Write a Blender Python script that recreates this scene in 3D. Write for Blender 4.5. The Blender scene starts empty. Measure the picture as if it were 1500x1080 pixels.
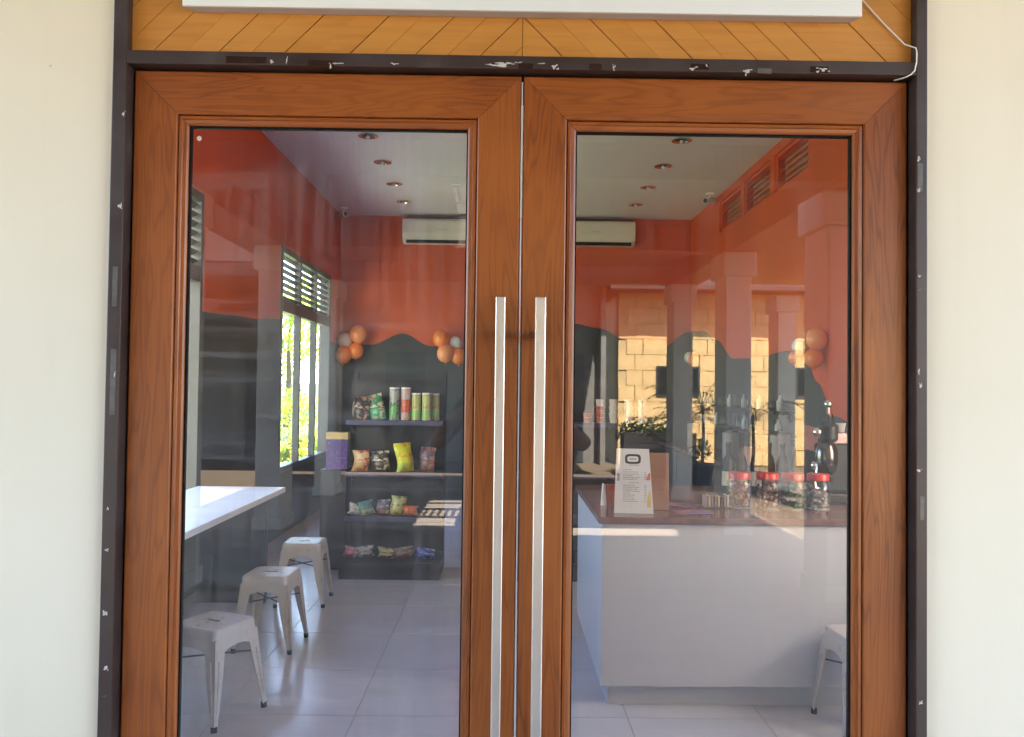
import bpy, bmesh, math, random
from mathutils import Vector, Matrix, noise as mnoise
R = math.radians
random.seed(7)
S = bpy.context.scene
C = S.collection

# ------------------------------------------------------------------ camera
YAW, PITCH, ROLL = 0.00878, 0.02303, 0.01214
EYE = Vector((0.0, -1.7913, 1.45))
cam_d = bpy.data.cameras.new('camera'); cam = bpy.data.objects.new('camera', cam_d); C.objects.link(cam)
cam_d.sensor_width = 36.0; cam_d.lens = 36.0 * 1202.95 / 1500.0
cam_d.clip_start = 0.02; cam_d.clip_end = 2000
_f = Vector((math.sin(YAW) * math.cos(PITCH), math.cos(YAW) * math.cos(PITCH), math.sin(PITCH)))
_r = Vector((math.cos(YAW), -math.sin(YAW), 0)); _u = _r.cross(_f)
_r2 = _r * math.cos(ROLL) + _u * math.sin(ROLL); _u2 = _u * math.cos(ROLL) - _r * math.sin(ROLL)
M = Matrix((_r2, _u2, -_f)).transposed().to_4x4(); M.translation = EYE
cam.matrix_world = M
S.camera = cam

# ------------------------------------------------------------------ light
SUN = Vector((0.12, 0.60, 0.79)).normalized()          # towards the sun: behind the shop, a little right
w = bpy.data.worlds.new('World'); S.world = w; w.use_nodes = True
nt = w.node_tree; nt.nodes.clear()
sky = nt.nodes.new('ShaderNodeTexSky'); sky.sky_type = 'NISHITA'; sky.sun_disc = False
sky.sun_elevation = math.asin(SUN.z); sky.sun_rotation = math.atan2(SUN.x, SUN.y)
bg = nt.nodes.new('ShaderNodeBackground'); bg.inputs[1].default_value = 0.15
wo = nt.nodes.new('ShaderNodeOutputWorld')
nt.links.new(sky.outputs[0], bg.inputs[0]); nt.links.new(bg.outputs[0], wo.inputs[0])
sl = bpy.data.lights.new('sun', 'SUN'); sl.energy = 5.0; sl.angle = R(0.5); sl.color = (1, 0.94, 0.84)
so = bpy.data.objects.new('sun', sl); C.objects.link(so)
so.rotation_euler = (-SUN).to_track_quat('-Z', 'Y').to_euler(); so.location = SUN * 30
S.view_settings.view_transform = 'Standard'; S.view_settings.look = 'None'
S.view_settings.exposure = 3.88; S.view_settings.gamma = 1.0
S.view_settings.use_curve_mapping = False
cy = S.cycles
cy.use_denoising = True; cy.max_bounces = 14; cy.diffuse_bounces = 9; cy.glossy_bounces = 6
cy.transparent_max_bounces = 24; cy.transmission_bounces = 10; cy.sample_clamp_indirect = 8
cy.caustics_reflective = False; cy.caustics_refractive = False

# ------------------------------------------------------------------ materials
MATS = {}
def nodes(name):
    m = bpy.data.materials.new(name); m.use_nodes = True
    t = m.node_tree; b = t.nodes['Principled BSDF']
    return m, t, b
def N(t, kind, **kw):
    n = t.nodes.new(kind)
    for k, v in kw.items(): setattr(n, k, v)
    return n
def math_n(t, op, a, b=None):
    n = t.nodes.new('ShaderNodeMath'); n.operation = op
    for i, v in enumerate((a, b)):
        if v is None: continue
        if isinstance(v, (int, float)): n.inputs[i].default_value = v
        else: t.links.new(v, n.inputs[i])
    return n.outputs[0]
def mixc(t, fac, a, b):
    n = t.nodes.new('ShaderNodeMix'); n.data_type = 'RGBA'
    for s, v in ((n.inputs[0], fac), (n.inputs[6], a), (n.inputs[7], b)):
        if isinstance(v, (int, float)): s.default_value = v
        elif isinstance(v, tuple): s.default_value = (*v, 1) if len(v) == 3 else v
        else: t.links.new(v, s)
    return n.outputs[2]
def ramp(t, fac, stops):
    n = t.nodes.new('ShaderNodeValToRGB')
    e = n.color_ramp.elements
    while len(e) < len(stops): e.new(0.5)
    for el, (p, c) in zip(e, stops):
        el.position = p; el.color = (*c, 1) if isinstance(c, tuple) else (c, c, c, 1)
    t.links.new(fac, n.inputs[0])
    return n.outputs[0]
def coords(t, scale=(1, 1, 1), rot=(0, 0, 0), rnd=0.0):
    tc = N(t, 'ShaderNodeTexCoord'); mp = N(t, 'ShaderNodeMapping')
    mp.inputs['Scale'].default_value = scale; mp.inputs['Rotation'].default_value = rot
    t.links.new(tc.outputs['Object'], mp.inputs[0])
    if rnd:
        oi = N(t, 'ShaderNodeObjectInfo')
        k = math_n(t, 'MULTIPLY', oi.outputs['Random'], rnd)
        cx = N(t, 'ShaderNodeCombineXYZ')
        for i in range(3): t.links.new(k, cx.inputs[i])
        t.links.new(cx.outputs[0], mp.inputs['Location'])
    return mp.outputs[0]
def noise(t, vec, scale, detail=4, rough=0.55, dist=0.0):
    n = N(t, 'ShaderNodeTexNoise'); n.inputs['Scale'].default_value = scale
    n.inputs['Detail'].default_value = detail; n.inputs['Roughness'].default_value = rough
    n.inputs['Distortion'].default_value = dist
    t.links.new(vec, n.inputs['Vector'])
    return n.outputs['Fac']
def bump(t, b, h, strength=0.2, dist=0.002):
    n = N(t, 'ShaderNodeBump'); n.inputs['Strength'].default_value = strength; n.inputs['Distance'].default_value = dist
    t.links.new(h, n.inputs['Height']); t.links.new(n.outputs[0], b.inputs['Normal'])
def plain(name, col, rough=0.5, metal=0.0, var=0.12, vscale=6.0, spec=0.5, bmp=0.0, bscale=120.0, coat=0.0, rvar=0.0):
    if name in MATS: return MATS[name]
    m, t, b = nodes(name)
    v = coords(t)
    n = noise(t, v, vscale, 5)
    d = tuple(c * (1 - var) for c in col); l = tuple(min(1, c * (1 + var)) for c in col)
    t.links.new(ramp(t, n, [(0.25, d), (0.75, l)]), b.inputs['Base Color'])
    b.inputs['Roughness'].default_value = rough; b.inputs['Metallic'].default_value = metal
    b.inputs['Specular IOR Level'].default_value = spec; b.inputs['Coat Weight'].default_value = coat
    if rvar:
        t.links.new(ramp(t, noise(t, v, vscale * 2.3, 5), [(0.3, max(0, rough - rvar)), (0.7, min(1, rough + rvar))]), b.inputs['Roughness'])
    if bmp: bump(t, b, noise(t, v, bscale, 3), bmp, 0.002)
    MATS[name] = m
    return m
def wood(name, axis, dark, mid, light, ring=10.0, rough=0.34):
    """wood grain running along one axis ('x', 'z' or a rotation in the facade plane)"""
    if name in MATS: return MATS[name]
    m, t, b = nodes(name)
    rot = (0, 0, 0)
    if isinstance(axis, (int, float)): rot = (0, axis, 0); axis = 'x'
    al, ac = (0.55, 6.5)
    s1 = (al, ac, ac) if axis == 'x' else (ac, ac, al)
    s2 = (3.0, 210, 210) if axis == 'x' else (210, 210, 3.0)
    v1 = coords(t, s1, rot, 17.0); v2 = coords(t, s2, rot, 31.0)
    n1 = noise(t, v1, 1.6, 3, 0.5, 0.35)
    rings = math_n(t, 'SINE', math_n(t, 'MULTIPLY', n1, ring * 13.0))
    rings = math_n(t, 'ADD', math_n(t, 'MULTIPLY', rings, 0.5), 0.5)
    fine = noise(t, v2, 1.0, 4, 0.6)
    big = noise(t, coords(t, (1, 1, 1), (0, 0, 0), 9.0), 2.2, 3)
    col = mixc(t, math_n(t, 'MULTIPLY', math_n(t, 'POWER', rings, 3.2), 0.66), mid, dark)
    f2 = ramp(t, fine, [(0.35, 0.0), (0.72, 1.0)])
    col = mixc(t, math_n(t, 'MULTIPLY', f2, 0.55), col, dark)
    col = mixc(t, math_n(t, 'MULTIPLY', ramp(t, big, [(0.35, 0.0), (0.7, 1.0)]), 0.55), col, light)
    t.links.new(col, b.inputs['Base Color'])
    t.links.new(ramp(t, fine, [(0.3, rough - 0.07), (0.75, rough + 0.12)]), b.inputs['Roughness'])
    bump(t, b, fine, 0.10, 0.001)
    MATS[name] = m
    return m
D_, Mi, L_ = (0.120, 0.027, 0.006), (0.300, 0.078, 0.014), (0.40, 0.120, 0.024)
M_doorz = wood('door_wood_vertical', 'z', D_, Mi, L_)
M_doorx = wood('door_wood_horizontal', 'x', D_, Mi, L_)
ck = ((0.44, 0.175, 0.030), (0.54, 0.235, 0.042), (0.57, 0.265, 0.056))
M_ckl = wood('cladding_oak_rising', R(45), *ck, ring=4.0, rough=0.5)
M_ckr = wood('cladding_oak_falling', R(-45), *ck, ring=4.0, rough=0.5)

def stucco():
    m, t, b = nodes('cream_painted_stucco')
    v = coords(t)
    big = noise(t, v, 1.1, 5); sm = noise(t, v, 60, 4)
    col = ramp(t, big, [(0.3, (0.755, 0.695, 0.550)), (0.7, (0.805, 0.750, 0.620))])
    st = noise(t, coords(t, (9, 9, 0.8)), 1.4, 5)
    col = mixc(t, ramp(t, st, [(0.55, 0.0), (0.85, 0.25)]), col, (0.60, 0.55, 0.44))
    vor = N(t, 'ShaderNodeTexVoronoi'); vor.inputs['Scale'].default_value = 7.0; t.links.new(v, vor.inputs['Vector'])
    spk = ramp(t, vor.outputs['Distance'], [(0.018, 1.0), (0.026, 0.0)])
    col = mixc(t, math_n(t, 'MULTIPLY', spk, 0.55), col, (0.25, 0.21, 0.16))
    t.links.new(col, b.inputs['Base Color']); b.inputs['Roughness'].default_value = 0.72
    bump(t, b, math_n(t, 'ADD', sm, math_n(t, 'MULTIPLY', noise(t, v, 14, 3), 1.5)), 0.11, 0.003)
    return m
M_stucco = stucco()
def steel_frame():
    m, t, b = nodes('dark_brown_frame_paint')
    v = coords(t); n = noise(t, v, 9, 6)
    col = ramp(t, n, [(0.3, (0.030, 0.018, 0.016)), (0.65, (0.047, 0.031, 0.029)), (0.8, (0.075, 0.058, 0.056))])
    sc = noise(t, coords(t, (6, 6, 6)), 5, 7, 0.7)
    col = mixc(t, ramp(t, sc, [(0.68, 0.0), (0.78, 0.35)]), col, (0.20, 0.17, 0.16))
    t.links.new(col, b.inputs['Base Color'])
    t.links.new(ramp(t, n, [(0.3, 0.30), (0.7, 0.55)]), b.inputs['Roughness'])
    bump(t, b, noise(t, v, 45, 3), 0.08, 0.002)
    return m
M_frame = steel_frame()
def glass(name, tint, ior=1.75, dirt=0.05, drow=(1.0, 1.0, 1.0)):
    """clear pane: tinted straight-through light, Fresnel mirror on both faces taken together, a film of wiped dust"""
    m, t, b = nodes(name); t.nodes.remove(b)
    out = t.nodes['Material Output']
    tr = N(t, 'ShaderNodeBsdfTransparent'); tr.inputs[0].default_value = (*tint, 1)
    gl = N(t, 'ShaderNodeBsdfGlossy'); gl.inputs['Roughness'].default_value = 0.0
    gl.inputs[0].default_value = (1, 1, 1, 1)
    ge = N(t, 'ShaderNodeNewGeometry'); dt = N(t, 'ShaderNodeVectorMath', operation='DOT_PRODUCT')
    t.links.new(ge.outputs['Normal'], dt.inputs[0]); t.links.new(ge.outputs['Incoming'], dt.inputs[1])
    cs = math_n(t, 'SUBTRACT', 1.0, math_n(t, 'ABSOLUTE', dt.outputs['Value']))
    f0 = ((ior - 1) / (ior + 1)) ** 2                     # Schlick, the same from either side of the sheet
    frs = math_n(t, 'ADD', math_n(t, 'MULTIPLY', math_n(t, 'POWER', cs, 5.0), 1 - f0), f0)
    mx = N(t, 'ShaderNodeMixShader')
    t.links.new(frs, mx.inputs[0]); t.links.new(tr.outputs[0], mx.inputs[1]); t.links.new(gl.outputs[0], mx.inputs[2])
    df = N(t, 'ShaderNodeBsdfDiffuse'); df.inputs[0].default_value = (0.70, 0.74, 0.80, 1)
    a = noise(t, coords(t, (1, 1, 1)), 1.9, 3, 0.5, 0.6)
    s = noise(t, coords(t, (26, 3, 1.3), (0, R(14), 0)), 1.5, 6, 0.65, 0.3)
    s2 = noise(t, coords(t, (0.9, 3, 16), (0, R(17), 0)), 1.5, 6, 0.65, 0.3)
    sp = noise(t, coords(t), 170, 2)
    f = math_n(t, 'MULTIPLY', ramp(t, a, [(0.38, 0.0), (0.66, 1.0)]), ramp(t, s, [(0.40, 0.15), (0.72, 1.0)]))
    f = math_n(t, 'ADD', f, math_n(t, 'MULTIPLY', ramp(t, s2, [(0.50, 0.0), (0.68, 0.9)]), ramp(t, a, [(0.40, 1.0), (0.62, 0.15)])))
    f = math_n(t, 'ADD', math_n(t, 'MULTIPLY', f, dirt), math_n(t, 'MULTIPLY', ramp(t, sp, [(0.72, 0.0), (0.80, 1.0)]), dirt * 1.2))
    m2 = N(t, 'ShaderNodeMixShader')
    t.links.new(f, m2.inputs[0]); t.links.new(mx.outputs[0], m2.inputs[1]); t.links.new(df.outputs[0], m2.inputs[2])
    t.links.new(m2.outputs[0], out.inputs[0])
    return m
M_glassL = glass('door_glass_wiped', (0.84, 0.87, 0.95), 1.82, 0.11)
M_glassR = glass('door_glass', (0.92, 0.92, 0.93), 1.90, 0.040)
M_glassw = glass('window_glass', (0.95, 0.97, 0.97), 1.45, 0.004)
M_jar = glass('jar_plastic', (0.93, 0.93, 0.93), 1.5, 0.03)
M_gask = plain('black_rubber', (0.007, 0.006, 0.006), 0.75, spec=0.15)
def brushed(name, col, rough, axis='z'):
    m, t, b = nodes(name)
    s = (900, 900, 3) if axis == 'z' else (3, 900, 900)
    n = noise(t, coords(t, s), 1.0, 2)
    t.links.new(ramp(t, n, [(0.3, rough - 0.06), (0.7, rough + 0.08)]), b.inputs['Roughness'])
    t.links.new(ramp(t, noise(t, coords(t, (1, 1, 1)), 6, 5), [(0.3, tuple(c * .88 for c in col)), (0.7, col)]), b.inputs['Base Color'])
    b.inputs['Metallic'].default_value = 1.0
    bump(t, b, n, 0.05, 0.0005)
    return m
M_steel = brushed('brushed_stainless', (0.80, 0.80, 0.79), 0.36)
M_chrome = plain('chrome', (0.78, 0.78, 0.78), 0.12, 1.0, 0.05)
M_red = plain('orange_red_wall_paint', (0.64, 0.090, 0.022), 0.55, var=0.10, vscale=1.3, bmp=0.10, bscale=90)
M_char = plain('charcoal_wall_paint', (0.027, 0.033, 0.036), 0.62, var=0.25, vscale=1.8, bmp=0.10, bscale=90)
M_ceil = plain('ceiling_paint', (0.66, 0.65, 0.72), 0.7, var=0.04, vscale=1.0)
M_white = plain('white_satin_paint', (0.74, 0.74, 0.74), 0.35, var=0.05)
M_sign = plain('white_sign_panel', (0.82, 0.85, 0.87), 0.35, var=0.03, vscale=2)
M_signedge = plain('sign_grey_trim', (0.55, 0.52, 0.50), 0.5, var=0.08)
M_lam = plain('white_counter_laminate', (0.56, 0.585, 0.64), 0.24, var=0.02, vscale=1.5)
M_top = plain('mauve_brown_countertop', (0.20, 0.115, 0.105), 0.14, var=0.25, vscale=30, rvar=0.05)
M_stool = plain('white_stool_enamel', (0.56, 0.53, 0.49), 0.32, var=0.08, vscale=9, rvar=0.08)
M_dark = plain('dark_window_steel', (0.030, 0.034, 0.038), 0.45, var=0.2)
M_black = plain('black_powder_coat', (0.014, 0.014, 0.018), 0.42, var=0.2)
M_rail = plain('navy_shelf_edge', (0.055, 0.055, 0.11), 0.35, var=0.2)
M_acw = plain('air_conditioner_plastic', (0.72, 0.72, 0.71), 0.35, var=0.03)
M_cable = plain('white_cable_sheath', (0.78, 0.77, 0.74), 0.5, var=0.04)
M_chip = plain('bare_paint_chip', (0.55, 0.52, 0.50), 0.7, var=0.25, vscale=60)
M_tape = plain('tape_residue', (0.035, 0.017, 0.013), 0.16, var=0.3, vscale=50)
M_tape2 = plain('grey_tape_residue', (0.10, 0.093, 0.09), 0.4, var=0.35, vscale=40)
M_leafy = None
def tile_mat():
    m, t, b = nodes('glazed_floor_tile')
    v = coords(t, (1, 1, 1), (0, 0, 0), 13.0)
    n = noise(t, v, 2.5, 6)
    t.links.new(ramp(t, n, [(0.3, (0.54, 0.54, 0.575)), (0.7, (0.60, 0.60, 0.635))]), b.inputs['Base Color'])
    t.links.new(ramp(t, noise(t, v, 7, 5), [(0.3, 0.18), (0.7, 0.22)]), b.inputs['Roughness'])
    return m
M_tile = tile_mat()
M_grout = plain('tile_grout', (0.36, 0.35, 0.35), 0.8)
M_pave = plain('porch_concrete_tile', (0.36, 0.30, 0.24), 0.55, var=0.12, vscale=3, bmp=0.15, bscale=50)
M_col = plain('column_cream_paint', (0.62, 0.58, 0.50), 0.6, var=0.08, vscale=2, bmp=0.1, bscale=60)
M_rooft = plain('dark_roof_sheet', (0.022, 0.017, 0.015), 0.7, var=0.3, vscale=4)
M_roof = plain('canopy_brown_soffit', (0.085, 0.055, 0.04), 0.6, var=0.2, vscale=4)
M_ground = plain('warm_yard_paving', (0.135, 0.10, 0.065), 0.85, var=0.15, vscale=0.8, bmp=0.2, bscale=20)
M_lawn = plain('lawn_grass', (0.15, 0.22, 0.030), 0.9, var=0.4, vscale=3, bmp=0.8, bscale=60)
M_stone = plain('sandstone_block', (0.56, 0.37, 0.16), 0.8, var=0.22, vscale=5, bmp=0.4, bscale=40)
M_mortar = plain('stone_mortar', (0.46, 0.32, 0.15), 0.9)
M_bark = plain('bark', (0.10, 0.07, 0.045), 0.9, var=0.35, vscale=12, bmp=0.6, bscale=30)
def leaf_mat(name, a, bcol):
    m, t, b = nodes(name)
    n = noise(t, coords(t), 3.5, 4)
    t.links.new(ramp(t, n, [(0.3, a), (0.7, bcol)]), b.inputs['Base Color'])
    b.inputs['Roughness'].default_value = 0.5
    out = t.nodes['Material Output']
    tl = N(t, 'ShaderNodeBsdfTranslucent'); tl.inputs[0].default_value = (bcol[0] * 1.3, bcol[1] * 1.4, bcol[2] * 0.8, 1)
    mx = N(t, 'ShaderNodeMixShader'); mx.inputs[0].default_value = 0.5
    t.links.new(b.outputs[0], mx.inputs[1]); t.links.new(tl.outputs[0], mx.inputs[2]); t.links.new(mx.outputs[0], out.inputs[0])
    return m
M_leaf = leaf_mat('bright_leaf', (0.12, 0.19, 0.02), (0.26, 0.34, 0.04))
M_leafd = leaf_mat('dark_leaf', (0.010, 0.022, 0.007), (0.028, 0.050, 0.014))
M_flower = leaf_mat('orange_flower', (0.45, 0.10, 0.02), (0.60, 0.22, 0.05))

# ------------------------------------------------------------------ mesh helpers
class B:
    def __init__(s): s.v = []; s.f = []
    def add(s, vs, fs):
        o = len(s.v); s.v += [tuple(v) for v in vs]; s.f += [tuple(i + o for i in f) for f in fs]; return s
    def box(s, x0, x1, y0, y1, z0, z1):
        vs = [(x, y, z) for z in (z0, z1) for y in (y0, y1) for x in (x0, x1)]
        return s.add(vs, [(0, 2, 3, 1), (4, 5, 7, 6), (0, 1, 5, 4), (2, 6, 7, 3), (0, 4, 6, 2), (1, 3, 7, 5)])
    def prism(s, poly, y0, y1):          # polygon in (x, z), counter-clockwise seen from -y, extruded in y
        n = len(poly)
        vs = [(x, y0, z) for x, z in poly] + [(x, y1, z) for x, z in poly]
        return s.add(vs, [tuple(range(n)), tuple(range(2 * n - 1, n - 1, -1))] + [(i, i + n, (i + 1) % n + n, (i + 1) % n) for i in range(n)])
    def prism_x(s, poly, x0, x1):        # polygon in (y, z)
        n = len(poly)
        vs = [(x0, y, z) for y, z in poly] + [(x1, y, z) for y, z in poly]
        return s.add(vs, [tuple(range(n)), tuple(range(2 * n - 1, n - 1, -1))] + [(i, i + n, (i + 1) % n + n, (i + 1) % n) for i in range(n)])
    def lathe(s, prof, n=20, cx=0, cy=0, cap=True):
        vs = []
        for r, z in prof:
            for k in range(n):
                a = 2 * math.pi * k / n; vs.append((cx + r * math.cos(a), cy + r * math.sin(a), z))
        fs = []
        for j in range(len(prof) - 1):
            for k in range(n):
                a, b_ = j * n + k, j * n + (k + 1) % n
                fs.append((a, b_, b_ + n, a + n))
        if cap:
            fs.append(tuple(range(n - 1, -1, -1))); fs.append(tuple(range((len(prof) - 1) * n, len(prof) * n)))
        return s.add(vs, fs)
    def tube(s, pts, r, n=8):
        pts = [Vector(p) for p in pts]; rings = []
        for i, p in enumerate(pts):
            d = (pts[min(i + 1, len(pts) - 1)] - pts[max(i - 1, 0)]).normalized()
            a = d.cross(Vector((0.13, 0.31, 0.94))).normalized(); b_ = d.cross(a)
            rr = r[i] if isinstance(r, (list, tuple)) else r
            rings.append([p + (a * math.cos(2 * math.pi * k / n) + b_ * math.sin(2 * math.pi * k / n)) * rr for k in range(n)])
        vs = [q for rg in rings for q in rg]; fs = []
        for j in range(len(pts) - 1):
            for k in range(n):
                fs.append((j * n + k, j * n + (k + 1) % n, (j + 1) * n + (k + 1) % n, (j + 1) * n + k))
        fs.append(tuple(range(n - 1, -1, -1))); fs.append(tuple(range((len(pts) - 1) * n, len(pts) * n)))
        return s.add(vs, fs)
    def sphere(s, c, r, nu=20, nv=12, sz=1.0):
        vs = [(c[0], c[1], c[2] - r * sz)]
        for j in range(1, nv):
            a = math.pi * j / nv
            for k in range(nu):
                b_ = 2 * math.pi * k / nu
                vs.append((c[0] + r * math.sin(a) * math.cos(b_), c[1] + r * math.sin(a) * math.sin(b_), c[2] - r * sz * math.cos(a)))
        vs.append((c[0], c[1], c[2] + r * sz)); L = len(vs) - 1; fs = []
        for k in range(nu): fs.append((0, 1 + (k + 1) % nu, 1 + k)); fs.append((L, L - nu + k, L - nu + (k + 1) % nu))
        for j in range(nv - 2):
            for k in range(nu):
                a = 1 + j * nu + k; b_ = 1 + j * nu + (k + 1) % nu
                fs.append((a, b_, b_ + nu, a + nu))
        return s.add(vs, fs)
    def obj(s, name, m, parent=None, bevel=0.0, smooth=False, seg=2, origin=None):
        me = bpy.data.meshes.new(name)
        vs = s.v
        if origin is not None: vs = [(v[0] - origin[0], v[1] - origin[1], v[2] - origin[2]) for v in vs]
        me.from_pydata(vs, [], s.f); me.update()
        bm = bmesh.new(); bm.from_mesh(me)
        bmesh.ops.recalc_face_normals(bm, faces=bm.faces)
        if bevel:
            es = [e for e in bm.edges if len(e.link_faces) == 2 and e.calc_face_angle(0) > 0.5]
            bmesh.ops.bevel(bm, geom=es, offset=bevel, segments=seg, affect='EDGES', profile=0.5, clamp_overlap=True)
        bm.to_mesh(me); bm.free()
        me.materials.append(m)
        if smooth:
            me.polygons.foreach_set('use_smooth', [True] * len(me.polygons))
            try: me.set_sharp_from_angle(angle=R(40))
            except Exception: pass
        o = bpy.data.objects.new(name, me); C.objects.link(o)
        if parent: o.parent = parent
        if origin is not None: o.location = origin
        return o
def tag(o, label, cat, group=None):
    o['label'] = label; o['category'] = cat
    if group: o['group'] = group
    return o
def thing(name, label, cat, group=None, loc=(0, 0, 0), rz=0.0):
    o = bpy.data.objects.new(name, None); C.objects.link(o); o.empty_display_size = 0.05
    o.location = loc; o.rotation_euler = (0, 0, rz)
    return tag(o, label, cat, group)
def struct(o): o['kind'] = 'structure'; return o
def dup(root, loc, rz=0.0, label=None):
    r = root.copy(); C.objects.link(r); r.location = loc; r.rotation_euler = (0, 0, rz)
    if label: r['label'] = label
    for ch in root.children:
        c = ch.copy(); C.objects.link(c); c.parent = r
        for g in ch.children:
            d = g.copy(); C.objects.link(d); d.parent = c
    return r
def clip_poly(poly, a, b_, c):           # keep a*x + b*z <= c
    out = []
    for i in range(len(poly)):
        p, q = poly[i], poly[(i + 1) % len(poly)]
        dp, dq = a * p[0] + b_ * p[1] - c, a * q[0] + b_ * q[1] - c
        if dp <= 0: out.append(p)
        if (dp < 0 < dq) or (dq < 0 < dp):
            k = dp / (dp - dq); out.append((p[0] + (q[0] - p[0]) * k, p[1] + (q[1] - p[1]) * k))
    return out
def mitred(names, rect, prof, mats, parent, gap=0.0004):
    """four mitred members round a rectangle; prof = [(inset, y)...]; mats = (vertical, horizontal)"""
    x0, x1, z0, z1 = rect; out = []
    n = len(prof)
    for side in ('L', 'R', 'T', 'D'):
        vs = []
        for i, y in prof:
            if side == 'L': a, b_ = (x0 + i, y, z0 + i + gap), (x0 + i, y, z1 - i - gap)
            elif side == 'R': a, b_ = (x1 - i, y, z0 + i + gap), (x1 - i, y, z1 - i - gap)
            elif side == 'T': a, b_ = (x0 + i + gap, y, z1 - i), (x1 - i - gap, y, z1 - i)
            else: a, b_ = (x0 + i + gap, y, z0 + i), (x1 - i - gap, y, z0 + i)
            vs += [a, b_]
        fs = [(2 * j, 2 * j + 1, (2 * j + 3) % (2 * n), (2 * j + 2) % (2 * n)) for j in range(n)]
        fs += [tuple(2 * j for j in range(n)), tuple(2 * j + 1 for j in range(n - 1, -1, -1))]
        vert = side in 'LR'
        out.append(B().add(vs, fs).obj(names[0] if vert else names[1], mats[0] if vert else mats[1], parent))
    return out

# room measures
XL, XR, YB, ZC = -2.14, 2.40, 8.80, 3.65
TW = 0.20                                # wall thickness; facade face at y = -0.012

# ------------------------------------------------------------------ ground and floors
g = struct(B().box(-150, 150, -150, 150, -0.30, -0.062).obj('ground', M_ground))
lawn = struct(B().box(-60, XL - 0.75, -3.0, 60, -0.061, -0.045).obj('lawn', M_lawn))
M_apron = plain('pale_bounce_concrete', (0.50, 0.47, 0.42), 0.85, var=0.1, vscale=1.5, bmp=0.2, bscale=20)  # pale concrete added to bounce sunlight in through the side windows
struct(B().box(-3.6, XL - .13, 0.2, 11, -0.061, -0.040).obj('garden_path', M_apron))
M_yard2 = plain('pale_bounce_paving', (0.27, 0.24, 0.19), 0.85, var=0.12, vscale=1.5, bmp=0.2, bscale=20)  # pale paving added to bounce light onto the left of the facade
struct(B().box(-12.0, -2.96, -10.0, -0.02, -0.061, -0.041).obj('bounce_paving', M_yard2))
struct(B().box(XR + .21, 9.0, 0.2, 14, -0.061, -0.040).obj('bounce_yard', M_apron))
pf = struct(B().box(-2.95, 2.95, -9.9, -0.012, -0.06, -0.012).obj('porch_floor', M_grout))
tl0 = B().box(0.002, 0.597, 0.002, 0.597, -0.011, 0.0)
tile_out = None
for i in range(10):
    for j in range(17):
        if tile_out is None:
            tile_out = tl0.obj('floor_tile', M_pave, pf, bevel=0.0015, seg=1); o = tile_out
        else:
            o = tile_out.copy(); C.objects.link(o)
        o.location = (-2.95 + i * 0.59, -0.612 - j * 0.58, 0)
fl = struct(B().box(XL - TW, XR + TW, 0.06, YB + TW, -0.06, -0.002).obj('shop_floor', M_grout))
t0 = None
nx, ny = 8, 15
for i in range(nx):
    for j in range(ny):
        if t0 is None: t0 = B().box(0.002, 0.598, 0.002, 0.598, -0.0095, 0.0).obj('floor_tile', M_tile, fl, bevel=0.0012, seg=1); o = t0
        else: o = t0.copy(); C.objects.link(o)
        o.location = (-2.44 + i * 0.6 + (0.0), 0.06 + j * 0.6, 0)

# ------------------------------------------------------------------ shop building
shop = thing('shop_building', 'cream stucco shop front with dark brown frame and orange red room inside', 'building')
FY = -0.012
FRX0, FRX1 = -0.852, 0.910               # outer edges of the dark frame
fw = B()
for x0, x1, z0, z1 in ((-7.0, FRX0, -0.06, 4.3), (FRX1, 7.0, -0.06, 4.3), (FRX0, FRX1, 2.85, 4.3)):
    fw.box(x0, x1, FY, FY + TW, z0, z1)
fw.obj('facade_wall', M_stucco, shop)
B().box(FRX0, FRX1, 0.09, FY + TW - 0.003, 2.137, 2.85).obj('lintel_wall', M_red, shop)
# left wall with two tall windows
def wall_x(name, x0, x1, holes, m, y0=FY + TW, y1=YB + TW, z1=ZC):
    b = B(); ys = y0
    for (a, c, z0h, z1h) in sorted(holes):
        b.box(x0, x1, ys, a, -0.06, z1)
        b.box(x0, x1, a, c, -0.06, z0h)
        if z1h < z1: b.box(x0, x1, a, c, z1h, z1)
        ys = c
    b.box(x0, x1, ys, y1, -0.06, z1)
    return b.obj(name, m, shop)
WZ0, WZ1, WT = 0.60, 2.78, 2.21
LW = [(1.70, 3.98), (6.02, 8.20)]
wall_x('side_wall', XL - .12, XL, [(a, c, WZ0, WZ1) for a, c in LW], M_red)
RW = [(0.60, 1.90, 0.95, 2.50)] + [(4.70 + k * 0.94, 4.70 + k * 0.94 + 0.82, 3.22, 3.56) for k in range(3)]  # first opening is the added daylight window, the others the stripe vents
wall_x('side_wall', XR, XR + TW, RW, M_red)
B().box(XL, XR, YB, YB + TW, -0.06, ZC).obj('back_wall', M_red, shop)
B().box(XL - TW, XR + TW, FY + TW, YB + TW, ZC, ZC + 0.2).obj('ceiling', M_ceil, shop)
B().box(XL - 0.5, XR + 0.5, FY + TW, YB + 0.6, ZC + 0.21, ZC + 0.33).obj('roof', M_roof, shop)
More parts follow.
